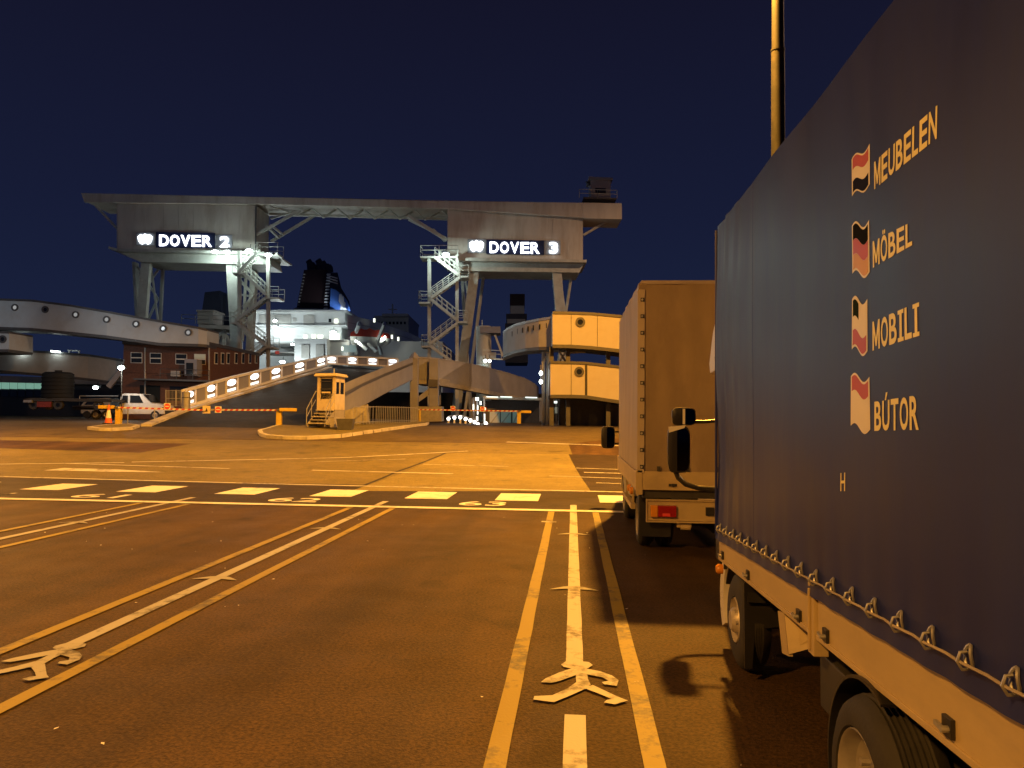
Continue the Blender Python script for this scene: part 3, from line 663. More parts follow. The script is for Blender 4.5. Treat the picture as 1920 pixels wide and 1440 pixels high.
# dropside bed
MB().box(FX0-.01,FX1+.01,FR-.02,FR+.02,.76,.985).build('tailboard','bed_alu',far,bevel=.006)
MB().box(FX0-.018,FX0+.03,FR+.03,FF,.74,.975).build('side_panel','bed_alu',far,bevel=.006)
MB().box(FX1-.03,FX1+.018,FR+.03,FF,.74,.975).build('side_panel','bed_alu',far,bevel=.006)
MB().box(FX0-.025,FX0+.055,FR-.03,FR+.028,.70,1.0).build('corner_post','bed_alu',far,bevel=.005)
for x in (1.22,2.3): MB().box(x-.05,x+.05,FR-.035,FR-.02,.81,.84).cyl((x,FR-.03,.825),(x,FR-.055,.825),.02,n=8).build('latch','chassis',far)
MB().box(FX0+.06,FX1-.06,FR+.03,FF,.66,.78).build('bed_floor','chassis',far)
for x in (1.5,2.25): MB().box(x-.04,x+.04,FR+.1,15.2,.42,.66).build('chassis_rail','chassis',far)
for y,z in ((FR+.5,.70),(FR+.9,.70)): MB().lathe((FX0-.02,y,z),(-1,0,0),[(0,.05),(.03,.05),(.045,.03),(.045,0)],10).build('marker_lamp','lens_amber',far)
# tail-lamp board
tb = MB().box(.92,2.85,FR+.02,FR+.06,.385,.625).build('lamp_board','bed_alu',far,bevel=.006)
MB().box(.92,2.85,FR+.0,FR+.065,.365,.382).box(.92,2.85,FR+.0,FR+.065,.627,.645).box(.905,.919,FR+.0,FR+.065,.365,.645).build('board_edge','bed_alu',far,bevel=.003)
def tail(x0, fl=1):
    MB().box(x0,x0+.085*fl,FR-.035,FR+.019,.435,.575).build('indicator_lens','lens_amber',tb,bevel=.01)
    MB().box(x0+.087*fl,x0+.31*fl,FR-.035,FR+.019,.435,.575).build('tail_lens','lens_red',tb,bevel=.01)
    MB().box(x0+.14*fl,x0+.235*fl,FR-.041,FR-.034,.445,.482).build('reflector','reflector_red',tb,bevel=.004)
tail(.955); tail(2.815,-1)
MB().box(1.62,1.72,FR-.005,FR+.019,.46,.56).build('bolt_hole','black_plastic',tb)
MB().box(1.28,1.46,FR+.05,FR+.16,.30,.36).cyl((1.32,FR+.02,.31),(1.44,FR+.02,.31),.035,n=10).build('tow_bracket','bed_alu',far,bevel=.01)
for x,s in ((.835,-1),(1.07,-1),(2.92,1),(2.68,1)): wheel(far,(x,10.1,.33),.33,.20,s)
for x,s in ((.84,-1),(2.9,1)): wheel(far,(x,12.7,.33),.33,.2,s)
MB().cyl((1,10.1,.33),(2.8,10.1,.33),.07).lathe((1.9,10.1,.33),(1,0,0),[(-.2,.07),(-.1,.16),(.1,.16),(.2,.07)]).build('rear_axle','chassis',far)
MB().hexa([(.83,9.70,.17),(1.22,9.70,.17),(1.22,9.712,.17),(.83,9.712,.17),(.83,9.72,.70),(1.22,9.72,.70),(1.22,9.732,.70),(.83,9.732,.70)]).build('mudflap','black_plastic',far)
MB().box(.80,.86,10.6,12.2,.40,.47).bar((.84,10.8,.43),(.84,10.8,.75),.03).bar((.84,12.0,.43),(.84,12.0,.75),.03).build('side_guard','bed_alu',far)
arc_guard(far,.82,1.1,12.7,.33,.40,radians(20),radians(170),'cab_white')
MB().prism([(.98,y,z) for y,z in [(13.55,.5),(15.5,.45),(15.6,.95),(15.35,1.2),(14.9,2.0),(13.55,2.15)]],(1.85,0,0)).build('cab','cab_white',far,bevel=.04,smooth=True)
MB().prism([(.973,y,z) for y,z in [(14.1,1.25),(15.2,1.25),(14.85,1.9),(14.1,1.9)]],(.004,0,0)).build('side_window','glass_dark',far)
fm = PY(1140,820,14.6)
mirror(far,fm,.26,.42,.12)
MB().tube([fm+Vector((.1,.02,.1)),Vector((1.0,14.6,fm.z+.12))],.018,6).tube([fm+Vector((.1,.02,-.12)),Vector((1.0,14.6,fm.z-.1))],.018,6).build('mirror_arm','black_plastic',far)
# ------------------------------------------------------------------ the double gantry over the two berths
GV = 78.0
def HX(pts, v0, v1):                              # slab: photo outline at depth v0, pushed straight back to depth v1
    a = [P(x,y,v0) for x,y in pts]; return MB().prism(a, FWD*(v1-v0))
def rail_run(mb, pts, h=1.05, r=.03, posts=True):
    pts = [Vector(p) for p in pts]
    for k in (h, h*.55): mb.tube([p+Vector((0,0,k)) for p in pts], r, 5)
    if posts:
        for a,b in zip(pts[:-1],pts[1:]):
            n = max(1,int((b-a).length/1.3))
            for i in range(n+1): q = a+(b-a)*(i/n); mb.cyl(q,q+Vector((0,0,h)),r,n=5)
    return mb
def floodlight(at, parent_thing=None, power=300, label='', look=(0,0,-1), size=.55, col=WHITE, m='flood', rad=.12, group='white floodlights on the gantry'):
    at = Vector(at); t = thing('floodlight', label, 'floodlight', at, group)
    f = -FWD
    MB().cbox(at.dot(RGT)-size*.7,at.dot(RGT)+size*.7,at.dot(FWD)-.12,at.dot(FWD)+.22,at.z+.02,at.z+size*.55).build('lamp_housing','dark_steel',t,bevel=.03)
    MB().lathe(at+Vector((0,0,.02))+f*.16,(0,0,-1),[(-.14,0),(-.10,size*.4),(0,size*.62),(.08,size*.55),(.15,size*.3),(.17,0)],14).build('lamp_lens',m,t,smooth=True)
    MB().bar(at+FWD*.15+Vector((0,0,size*.5)),at+FWD*.3+Vector((0,0,size*.5+.5)),.06).build('bracket','dark_steel',t)
    if power:
        L = bpy.data.lights.new('white_light','POINT'); L.energy = power; L.color = col; L.shadow_soft_size = rad
        o = bpy.data.objects.new('white_light',L); COL.objects.link(o); o.parent = t; o.location = f*.3+Vector((0,0,-.36))
    return t
gan = thing('berth_gantry','long pale gantry bridging two sign boxes on slanting legs above the ferry berths','gantry',(P(650,600,GV).x,P(650,600,GV).y,1.0))
BD = 5.0                                          # depth of the roof beam
HX([(152,362),(470,369),(840,377),(1165,381),(1165,409),(1095,408),(840,391),(505,383),(158,379)],GV-.5,GV-.2).build('fascia','gantry_paint',gan)
HX([(153,363),(1165,382),(1165,398),(840,389),(505,381),(157,376)],GV-.18,GV+BD).build('roof_beam','gantry_paint',gan)
HX([(1090,384),(1166,382),(1166,411),(1095,409)],GV-.55,GV+3.2).build('beam_end','gantry_paint',gan)
b1 = HX([(219,378.5),(480,385),(478,470),(219,466)],GV,GV+4.3).build('machine_house','gantry_paint',gan)
b2 = HX([(839,391),(1093,397),(1093,488),(839,482)],GV,GV+4.3).build('machine_house','gantry_paint',gan)
# vertical cladding sheets on the house fronts
for (x0,x1,yt,yb,n,par) in ((221,477,381,466,9,b1),(842,1091,393,483,9,b2)):
    for i in range(n):
        xa = x0+(x1-x0)*i/n+.25; xb = x0+(x1-x0)*(i+1)/n-.25; k = (i+.5)/n
        HX([(xa,yt+6*k*(1 if par is b1 else .6)),(xb,yt+6*k*(1 if par is b1 else .6)),(xb,yb+4*k),(xa,yb+4*k)],GV-.035,GV-.002).build('cladding_sheet','gantry_paint',par)
MBx = HX([(478,386),(481,386),(480,468),(478,468)],GV-.12,GV-.04).build('corner_trim','dark_steel',gan)
# plinths under the houses, walkway slabs
HX([(203,462),(222,466),(480,471),(516,474),(516,477.5),(480,476),(222,471),(203,466)],GV-1.0,GV+5).build('walkway_slab','gantry_steel',gan)
HX([(222,472),(500,478),(505,496),(262,491)],GV-.1,GV+4.4).build('sill_beam','gantry_steel',gan)
HX([(830,482),(1100,487),(1100,492),(830,488)],GV-1.0,GV+5).build('walkway_slab','gantry_steel',gan)
HX([(846,489),(1096,493),(1086,511),(860,508)],GV-.1,GV+4.4).build('sill_beam','gantry_steel',gan)
# legs
def leg(a,b,w0,w1,v,d=1.0,m='gantry_steel'):
    return MB().tbar(P(*b,v),P(*a,v),w1,w0,d,d).build('leg',m,gan,bevel=.05)
leg((275,492),(252,790),.95,.95,GV+.6,.6); leg((436,497),(450,790),1.15,.75,GV+.6,.7)
leg((890,508),(853,790),1.0,.9,GV+.6,.7); leg((1044,511),(1066,790),.95,.95,GV+.6)
leg((306,492),(291,790),.32,.32,GV+4,.32,'walk_grey'); leg((254,492),(270,790),.3,.3,GV+4.2); leg((478,497),(460,790),.6,.6,GV+4)
leg((866,510),(884,790),.35,.35,GV+4); leg((1072,512),(1030,790),.28,.28,GV+4); leg((908,508),(870,790),.3,.3,GV+4)
for a,b,v,w in [((258,500),(296,560),GV+4,.2),((300,500),(264,556),GV+4,.18),((296,560),(268,620),GV+4,.2),((283,495),(296,600),GV+2.5,.16),((445,520),(474,552),GV+3,.28),((474,552),(447,600),GV+3,.28),((447,600),(470,640),GV+3,.25),((462,500),(455,640),GV+3,.25),((872,520),(884,600),GV+3,.2),((1050,516),(1060,585),GV+3,.16),((452,500),(441,552),GV+3.4,.16),((447,552),(474,556),GV+3.2,.2),((450,602),(470,604),GV+3.2,.2)]:
    MB().bar(P(*a,v),P(*b,v),w).build('brace','gantry_steel',gan)
# struts from the houses to the roof and the zigzag under it
for a,b,va,vb,w in [((178,384),(219,428),GV+.5,GV+.5,.22),((219,392),(170,380),GV+3,GV+3,.2),((1094,441),(1150,408),GV+1,GV+1,.24),((481,440),(563,394),GV+.3,GV+.3,.26),((508,453),(590,404),GV+3.5,GV+3.5,.26),((500,424),(523,446),GV+.4,GV+3.5,.22),((508,422),(530,440),GV+.4,GV+3.5,.2),((765,405),(838,450),GV+.3,GV+.3,.34),((766,412),(836,446),GV+3.5,GV+3.5,.2),((812,430),(834,452),GV+.4,GV+3,.18),((565,393),(508,410),GV+.2,GV+4,.16)]:
    MB().bar(P(*a,va),P(*b,vb),w).build('strut','gantry_steel',gan)
zz = [(505,386),(560,404),(585,391),(607,408),(632,391),(656,410),(682,393),(703,410),(730,393),(750,411),(778,394),(797,412),(829,395),(838,402)]
for i in range(len(zz)-1):
    MB().bar(P(*zz[i],GV+.1),P(zz[i+1][0],zz[i+1][1],GV+.1) if False else P(*zz[i+1],GV+2.2),.15).build('truss_member','gantry_steel',gan)
for y in (408,): MB().bar(P(505,401,GV+3),P(838,411,GV+3),.22).build('truss_chord','gantry_steel',gan)
# cabin on the beam end
cb = HX([(1108,333),(1145,335),(1145,372),(1108,370)],GV+.5,GV+3).build('lookout_cabin','parapet',gan)
HX([(1104,331),(1149,333),(1149,337),(1104,335)],GV+.3,GV+3.3).build('roof_slab','parapet',cb)
HX([(1116,352),(1136,353),(1136,362),(1116,361)],GV+.44,GV+.499).build('window','glass_dark',cb)
HX([(1094,369),(1156,371),(1156,374),(1094,372)],GV+.0,GV+3.4).build('deck','dark_steel',gan)
rail_run(MB(),[P(1086,371,GV),P(1120,372,GV),P(1157,373,GV)],.9,.03).build('railing','gantry_steel',gan)
HX([(1098,340),(1108,341),(1108,347),(1104,346)],GV+1,GV+1.3).build('camera_bracket','dark_steel',gan)
# sign boxes on the two houses
def lit_sign(word_, num, em, pan, wd, nb, label):
    v = GV-.05
    c0 = P((pan[0]+pan[2])/2,pan[3],v); t = thing('illuminated_sign', label, 'sign', c0, 'lit berth signs on the gantry')
    HX([(pan[0],pan[1]),(pan[2],pan[1]+2),(pan[2],pan[3]+1.5),(pan[0],pan[3])],v-.16,v+.01).build('panel','sign_blue',t)
    HX([(em[0]-3,em[1]-2),(pan[0]-.6,em[1]-2),(pan[0]-.6,em[3]+2),(em[0]-3,em[3]+2)],v-.10,v+.01).build('panel','sign_grey',t)
    HX([(pan[2]+.6,nb[1]-3),(nb[2]+5,nb[1]-3),(nb[2]+5,nb[3]+2),(pan[2]+.6,nb[3]+2)],v-.10,v+.01).build('panel','sign_grey',t)
    def mk(bx, s, nm, bold):
        a,b,c,d = P(bx[0],bx[3],v-.26),P(bx[2],bx[3]+(1 if len(s)>1 else 0),v-.26),P(bx[2],bx[1]+(1 if len(s)>1 else 0),v-.26),P(bx[0],bx[1],v-.26)
        text_part(nm, s, lambda u,w: (a+(b-a)*u)*(1-w)+(d+(c-d)*u)*w, 'sign_lit', t, bold, FWD*.08)
    for i, ch in enumerate(word_):
        n = len(word_); w = (wd[2]-wd[0])/n
        mk((wd[0]+i*w+1.4, wd[1]+i*.35, wd[0]+(i+1)*w-1.4, wd[3]+i*.35), ch, 'letter', .02)
    mk(nb, num, 'letter', .025)
    # emblem: crowned shield with lobes
    cx, cy, rx, ry = (em[0]+em[2])/2,(em[1]+em[3])/2,(em[2]-em[0])/2,(em[3]-em[1])/2
    out = [(-1,-.45),(-.62,-.85),(-.28,-.70),(0,-1),(.28,-.70),(.62,-.85),(1,-.45),(.92,.25),(.70,.78),(.38,.98),(.12,.72),(0,.62),(-.12,.72),(-.38,.98),(-.70,.78),(-.92,.25)]
    MB().prism([P(cx+x*rx,cy+y*ry,v-.22) for x,y in out],FWD*.08).build('emblem','sign_lit',t)
lit_sign('DOVER','2',(258,438,285,458),(292,435,403,464),(297,440,398,461),(412,443,430,463),'lit white DOVER sign with figure two, on the house above the brick building')
lit_sign('DOVER','3',(880,450,907,472),(912,449,1020,476),(917,453,1013,474),(1030,454,1046,475),'lit white DOVER sign with figure three, on the house above the flyover')
# stair towers
def flight(parent, a, b, v, w=.9):
    A, B = P(*a,v), P(*b,v); mb = MB(); off = FWD*w
    for o in (Vector((0,0,0)), off):
        mb.bar(A+o,B+o,.08,.28)
        for k in (1.0,.55): mb.tube([A+o+Vector((0,0,k)),B+o+Vector((0,0,k))],.035,5)
        n = 5
        for i in range(n+1): q = A+o+(B-A)*(i/n); mb.cyl(q,q+Vector((0,0,1)),.03,n=5)
    n = 12
    for i in range(n): q = A+(B-A)*((i+.5)/n); mb.bar(q,q+off,.26,.04,up=(0,0,1))
    return mb.build('stair_flight','gantry_steel',parent)
def landing(parent, x0, x1, y, v, d=2.0):
    a, b = P(x0,y,v), P(x1,y,v); mb = MB().prism([a,b,b-Vector((0,0,.18)),a-Vector((0,0,.18))],FWD*d)
    rail_run(mb,[a,b]); rail_run(mb,[a+FWD*d,b+FWD*d]); rail_run(mb,[a,a+FWD*d]) 
    return mb.build('landing','gantry_steel',parent)
SV = GV-2.2
st1 = thing('stair_tower','zigzag steel stair tower whose lowest flight ends behind the brick building','stair tower',P(480,690,SV),'stair towers of the gantry')
for x,yt,yb in ((503,480,792),(449,470,792)): MB().bar(P(x,yb,SV+.5),P(x,yt,SV+.5),.32).build('post','gantry_steel',st1)
for a,b in (((482,474),(447,511)),((456,512),(499,553)),((497,559),(440,603)),((444,606),(500,648)),((497,652),(445,690))): flight(st1,a,b,SV)
landing(st1,498,522,557,SV); landing(st1,436,458,511,SV); landing(st1,432,448,604,SV); landing(st1,480,520,474,SV); landing(st1,495,512,650,SV)
st2 = thing('stair_tower','zigzag steel stair tower rising behind the brown flyover legs','stair tower',P(835,690,SV),'stair towers of the gantry')
for x,yt,yb in ((805,480,792),(857,478,792)): MB().bar(P(x,yb,SV+.5),P(x,yt,SV+.5),.32).build('post','gantry_steel',st2)
for a,b in (((815,482),(860,516)),((862,520),(808,558)),((808,561),(857,600)),((857,606),(805,645)),((806,648),(845,676))): flight(st2,a,b,SV)
landing(st2,788,858,480,SV); landing(st2,858,878,517,SV); landing(st2,785,807,566,SV); landing(st2,855,876,602,SV); landing(st2,790,807,648,SV)
def wheelhouse(): pass
for (x,y,v,pw,lb) in ((405,473,GV-1.6,170,'pair of bright white floodlights under the figure of the DOVER 2 sign'),(427,473.5,GV-1.6,170,'pair of bright white floodlights under the figure of the DOVER 2 sign'),(468,471,GV-1.8,180,'white floodlight by the lower corner of the DOVER 2 house'),(504,479,GV-2.4,220,'white floodlight on top of the post of the stairs below DOVER 2'),(836,478,GV-3.2,380,'bright white floodlight on the landing left of the DOVER 3 sign')):
    floodlight(P(x,y,v),None,pw,lb)

# ------------------------------------------------------------------ enclosed walkways with portholes
def walkway(pts, depth, m, name, label, roof='dark_steel', group=None):
    # pts: photo x, top y, bottom y, depth v
    t = thing(name, label, 'walkway', P(pts[len(pts)//2][0],pts[len(pts)//2][2],pts[len(pts)//2][3]), group)
    secs = []; rsecs = []; fsecs = []
    for x,yt,yb,v in pts:
        a, b = P(x,yt,v), P(x,yb,v); o = FWD*depth
        secs.append([b,b+o,a+o,a]); up = Vector((0,0,.14))
        f = -FWD*.08
        rsecs.append([a+f+Vector((0,0,-.03)),a+o,a+o+up,a+f+up]); fsecs.append([b+f,b+o,b+o-up*1.6,b+f-up*1.6])
    MB().loft(secs).build('wall',m,t); MB().loft(rsecs).build('roof',roof,t); MB().loft(fsecs).build('floor_beam','dark_steel',t)
    return t
def porthole(parent, px, py, v, r, lit):
    c = P(px,py,v-.03); f = -FWD
    o = MB().lathe(c,f,[(0,r*1.3),(.06,r*1.3),(.06,r*.74),(.0,r*.72)],18).build('porthole','dark_steel',parent,smooth=True)
    MB().lathe(c+f*.012,f,[(0,r*.76),(.0,0)],16).build('pane',lit,o)
    return o
mat('port_lit', (0.25,0.26,0.27), 0.15, var=0, emis=(0.95,0.97,0.95), es=0.28); glow('port_warm', (1.0,0.75,0.4), 0.5)
def lens_half(parent,px,py,v,r): porthole(parent,px,py,v,r,'port_lit')
wl = walkway([(-160,560,612,62),(0,563,613,62),(60,565,615,62),(130,574,622,62),(200,586,629,62),(300,604,643,62.5),(372,616,645,63),(388,620,646,63.4)],2.6,'walk_white','enclosed_walkway','white enclosed footbridge with a row of seven round windows above the brick building')
for i,(x,y) in enumerate(((28,576.5),(85,580.5),(142,590),(200,599),(255,607.5),(306,616),(353,623.5))): porthole(wl,x,y,62+(0 if x<=200 else (x-200)*.005 if x<=300 else .5+(x-300)*.00694),.22,'glass_dark' if i==1 else 'port_lit')
for x,yb in ((-60,613),):
    MB().cyl(P(x,yb+1,63.4),P(x,790,63.4),.35,n=14).build('column','walk_grey',wl)
wl2 = walkway([(-160,655,690,66),(0,658,694,66),(100,662,702,66),(165,667,709,66),(205,673,714,65.5),(233,678,716,65)],2.6,'walk_grey','enclosed_walkway','lower plain grey footbridge ending at the brick building')
for x in (38,103): MB().prism([P(x-8,657,65.6),P(x+8,658.5,65.6),P(x+8,661,65.6),P(x-8,659.5,65.6)],FWD*.2).build('strip_lamp','flood_soft',wl2)
MB().bar(P(130,657,67),P(130,666,67),.1).bar(P(148,658,67),P(148,667,67),.1).bar(P(128,657,67),P(150,658,67),.1).build('vent_frame','galv',wl2)
wl3 = walkway([(-160,622,655,60),(0,624,655,60),(17,625,655,60)],3,'walk_white','walkway_pod','short white walkway end with one dark porthole between the two footbridges')
porthole(wl3,5,636,60,.24,'glass_dark')
# stacked cream walkways on the right
wr1 = walkway([(1036,588,646,50),(1072,588.5,646.5,50),(1110,590,649,50),(1165,595,655,50),(1260,606,672,50.5)],3.2,'cream_panel','passenger_walkway','upper cream panelled passenger walkway with a round dark window beside the tan truck')
porthole(wr1,1088,604,50,.25,'glass_dark')
for x,yt,yb in ((1071,589,646.5),(1120,591.5,650)): MB().bar(P(x,yt+1,49.99),P(x,yb-.5,49.99),.03,.03).build('panel_joint','chassis',wr1)
wr2 = walkway([(1032,681,740,50),(1070,681.5,740,50),(1098,682.5,741,50),(1165,690,751,50),(1260,703,768,50.5)],3.2,'cream_panel','passenger_walkway','lower cream panelled passenger walkway with a round dark window above the underpass')
porthole(wr2,1086,697,50,.25,'glass_dark')
for x,yt,yb,w in ((1071,682,740,.03),(1099,683,741.5,.16)): MB().bar(P(x,yt+1,49.97),P(x,yb,49.97),w,.05).build('panel_joint','chassis',wr2)
# frame between and below them
fr = thing('support_frame','dark steel frame holding up the two stacked cream walkways','frame',P(1060,775,52))
for x in (1034,1065,1140): 
    for v in (51,53): MB().bar(P(x,800,v),P(x,650,v),.28).build('post','dark_steel',fr)
HX([(1036,650),(1100,651),(1098,656),(1036,655)],50.6,53).build('cross_beam','dark_steel',fr)
for a,b in (((1048,658),(1062,680)),((1062,658),(1048,680)),((1066,662),(1098,660))): MB().bar(P(*a,52),P(*b,52),.12).build('brace','galv',fr)
HX([(1048,740),(1300,752),(1300,804),(1048,804)],53.5,54).build('back_wall','dark_steel',fr)
# curved grey boarding bridge
cur = walkway([(1036,597,650,52),(1010,601,650.5,53),(985,606,653,55),(965,611,657,57.5),(950,619,663,60),(943,625,667,62)],3.0,'walk_grey','boarding_bridge','curved grey boarding bridge with narrow slit windows joining the cream walkway',roof='galv')
for x,y,v in ((961,622,58.3),(971,617,56.9),(980,615,55.6),(990,612.5,54.5),(1000,610.5,53.6),(1012,608.5,52.9),(1025,606,52.5)):
    MB().bar(P(x,y-.5,v-.05),P(x,y+9,v-.05),.10,.08).build('slit_window','glass_dark',cur)
for x in (1019,1027): MB().cyl(P(x,650,54),P(x,799,54),.13,n=10).build('column','gantry_steel',cur)
for a,b in (((1023,640),(1036,632)),((1023,668),(1016,700))): MB().bar(P(*a,54),P(*b,54),.15).build('brace','gantry_steel',cur)
for y in (700,716): floodlight(P(1014,y,53),None,0,'small white lamp on the twin posts of the curved boarding bridge',size=.2,m='flood_soft',group='small lamps by the boarding bridge')
# shore tower with platform left of the curved bridge
tw = thing('fender_tower','weathered round steel tower with a platform left of the curved bridge','tower',P(907,700,76))
MB().cyl(P(907,792,76),P(907,612,76),.75,n=14).build('column','gantry_steel',tw,smooth=True)
HX([(900,612),(938,612),(938,624),(900,624)],75,78).build('platform','parapet',tw)
HX([(910,660),(930,660),(930,673),(910,673)],75.4,76).build('control_box','walk_grey',tw)
rail_run(MB(),[P(905,671,74.5),P(940,673,74.5)],.8,.04).bar(P(905,672,74.5),P(945,674,74.5),.3,.12).build('catwalk','gantry_steel',tw)
MB().bar(P(928,628,75),P(943,668,75),.2).build('brace','gantry_steel',tw); MB().bar(P(904,600,76),P(904,613,76),.08).build('mast','gantry_steel',tw)
for x in (910,918): floodlight(P(x,677,74),None,40 if x==910 else 0,'small white lamp under the catwalk of the round fender tower',size=.26,m='flood_soft',group='twin lamps under the catwalk')

# ------------------------------------------------------------------ brick building
bk = thing('brick_building','two storey dark brick building with white framed windows behind the pickup','building',P(330,765,64))
BV = 64.0; A0 = P(232,646,BV); A1 = P(392,646,BV); A1 = P(392,644,BV); R1 = P(487,660,76)
def wall_seg(pa, pb, zt, zb, th=.3):
    n = (pb-pa); n.z = 0; s = Vector((n.y,-n.x,0)).normalized()
    if s.dot(FWD) < 0: s = -s
    return [Vector((pa.x,pa.y,zb)),Vector((pb.x,pb.y,zb)),Vector((pb.x,pb.y,zt)),Vector((pa.x,pa.y,zt))], s
ztop = A0.z; zbase = g(BV)-.05
bl = P(232,646,BV); br_ = P(392,646,BV); rr_ = P(487,660,75.5)
base = [Vector((p.x,p.y,zbase)) for p in (bl,br_,rr_,rr_+(bl-br_))]
MB().prism(base,(0,0,ztop-zbase)).build('wall','brick_wall',bk)
rf0 = []
cen = sum(base,Vector())/4
for p in base: q = cen+(p-cen)*1.02; rf0.append(Vector((q.x,q.y,ztop+.01)))
MB().prism(rf0,(0,0,.28)).build('roof','dark_steel',bk)
def bwin(px0,py0,px1,py1,v,par,two=True,lit=False):
    w = HX([(px0,py0),(px1,py0+.6),(px1,py1+.6),(px0,py1)],v-.05,v-.004)
    o = w.build('window','white_paint',par)
    h = (py1-py0)/2
    for k in (0,1): HX([(px0+1,py0+1+k*h),(px1-1,py0+1.4+k*h),(px1-1,py0+h-.6+k*h),(px0+1,py0+h-.8+k*h)],v-.07,v-.045).build('pane','window_dim' if (lit and k==0) else 'glass_dark',o)
    return o
glow('window_dim',(0.25,0.45,0.10),0.10)
for i,(x0,y0) in enumerate(((245,660.5),(281,661.5),(329,663),(364,663.5))): bwin(x0,y0,x0+21.5,y0+20,BV,bk,lit=(i==3))
dv = (rr_-br_); dlen = dv.length; dn = Vector((dv.y,-dv.x,0)).normalized()
if dn.dot(FWD) > 0: dn = -dn
for i,x in enumerate((404.5,416.5,427,442,455,468,480)):
    # spot where the ray at x meets the side wall
    d = ray(x,672); tt = (br_-CP).dot(dn)/d.dot(dn); c = CP+d*tt; e = dv.normalized()
    fr_ = MB().prism([c-e*.32+Vector((0,0,-.5)),c+e*.32+Vector((0,0,-.5)),c+e*.32+Vector((0,0,.5)),c-e*.32+Vector((0,0,.5))],dn*.05).build('window','white_paint',bk)
    MB().prism([c-e*.24+Vector((0,0,-.42)),c+e*.24+Vector((0,0,-.42)),c+e*.24+Vector((0,0,.42)),c-e*.24+Vector((0,0,.42))],dn*.07).build('pane','glass_dark',fr_)
ac = HX([(346,673),(369,674),(369,705),(346,704)],BV-1.1,BV-.006).build('porch','parapet',bk)
HX([(349,680),(362,680.5),(362,704),(349,703)],BV-1.15,BV-1.09).build('door','glass_dark',ac)
HX([(320,695),(337,695.5),(337,706),(320,705)],BV-.6,BV-.006).build('air_unit','walk_grey',bk)
HX([(250,709),(392,713),(392,716),(250,712)],BV-1.4,BV-.006).build('balcony_slab','dark_steel',bk)
for x in (272,392): MB().cyl(P(x,652,BV-.06),P(x,760,BV-.06),.07,n=8).build('drainpipe','walk_grey',bk)
HX([(262,722),(300,723),(300,752),(262,751)],BV-.05,BV-.006).build('garage_door','glass_dark',bk); HX([(318,724),(352,725),(352,752),(318,751)],BV-.05,BV-.006).build('garage_door','glass_dark',bk)
HX([(232,695),(392,699),(392,702),(232,698)],BV-.10,BV-.006).build('string_course','brick_wall',bk)
MB().bar(P(228,695,BV+.6),P(204,726,BV+.4),.4,.4).build('ramp_strut','parapet',bk)
MB().cyl(P(228,695,56.9),P(228,790,56.9),.035,n=8).build('lamp_pole','chassis',bk)
floodlight(P(229,690,56.5),None,170,'white floodlight at the left corner of the brick building',size=.34,group='yard floodlights on the left',col=(1,.93,.8))
rail_run(MB(),[P(300,712,BV-1.3),P(392,715,BV-1.3)],.9,.025).build('railing','dark_steel',bk)

# ------------------------------------------------------------------ ramp up to the flyover
def rib(mb_pts_l, mb_pts_r):
    vs = []; fs = []
    for i,(a,b) in enumerate(zip(mb_pts_l,mb_pts_r)):
        vs += [a,b]
        if i: fs.append((2*i-2,2*i-1,2*i+1,2*i))
    return MB().add(vs,fs)
Lr = [P(262,801,39.6),P(345,768,46),P(430,743.5,52),P(520,717,60),P(612,690,70)]
Rr = [P(548,800,39.4),P(640,776,44),P(700,745,50.5),P(745,721,57.5),P(775,706,63)]
for q in (Lr,Rr): q[0].z = gz(q[0])+.012
tops_l = Lr+[P(622,684,75),P(622,683.5,79)]; tops_r = Rr+[P(800,705,66),P(815,704,70)]
ramp_o = rib(tops_l,tops_r)
o = ramp_o.build('ramp_road','asphalt_ramp',base=(0,0,0)); tag(o,kind='structure')
# kerb strip and lit parapet on the left of the ramp
pl = thing('ramp_parapet','rising parapet with bright oval lamps set in its frames beside the ramp','parapet',Lr[1])
NP = 12
def lerp_path(path, t):
    n = len(path)-1; k = min(int(t*n),n-1); f = t*n-k; return path[k]+(path[k+1]-path[k])*f
path_b = [P(345,763,46),P(430,738,52),P(520,711,60),P(612,684,70)]
path_t = [P(345,733,46),P(430,709,52),P(520,687.5,60),P(612,668,70)]
def par_run(par, pb, pt, n, every=2, first=0, lw=.5):
    back = FWD*.22
    for i in range(n):
        a,b = lerp_path(pb,i/n),lerp_path(pb,(i+1)/n); c,d = lerp_path(pt,(i+1)/n),lerp_path(pt,i/n)
        MB().prism([a,b,c,d],back*.35).build('back_panel','parapet',par)
        for q0,q1,w in ((a,b,.14),(d,c,.16)): MB().bar(q0-FWD*.04,q1-FWD*.04,.26,w).build('frame_rail','white_paint',par)
        MB().bar(a-FWD*.05,d-FWD*.05,.14,.14).build('frame_post','white_paint',par)
        if i%every == first:
            m = (a+b+c+d)/4+(d-a)*.17; e = (b-a).normalized(); u = (d-a).normalized(); hw = (b-a).length*.36; hh = (d-a).length*.20
            ring = [m-FWD*.10+e*cos(k*pi/8)*hw+u*sin(k*pi/8)*hh for k in range(16)]
            lo = MB().prism(ring,FWD*.07).build('lamp_lens','ramp_light',par)
            s0 = a+(d-a)*.12-FWD*.06; MB().prism([s0+(b-a)*.12,s0+(b-a)*.86,s0+(b-a)*.86+(d-a)*.17,s0+(b-a)*.12+(d-a)*.17],FWD*.03).build('sill_glow','ramp_sill_glow',par)  # strip's emission stands for lamplight falling on the sill
    a,b = lerp_path(pb,1),lerp_path(pt,1); MB().bar(a,b,.16).build('frame_post','white_paint',par)
par_run(pl,path_b,path_t,13,2,0)
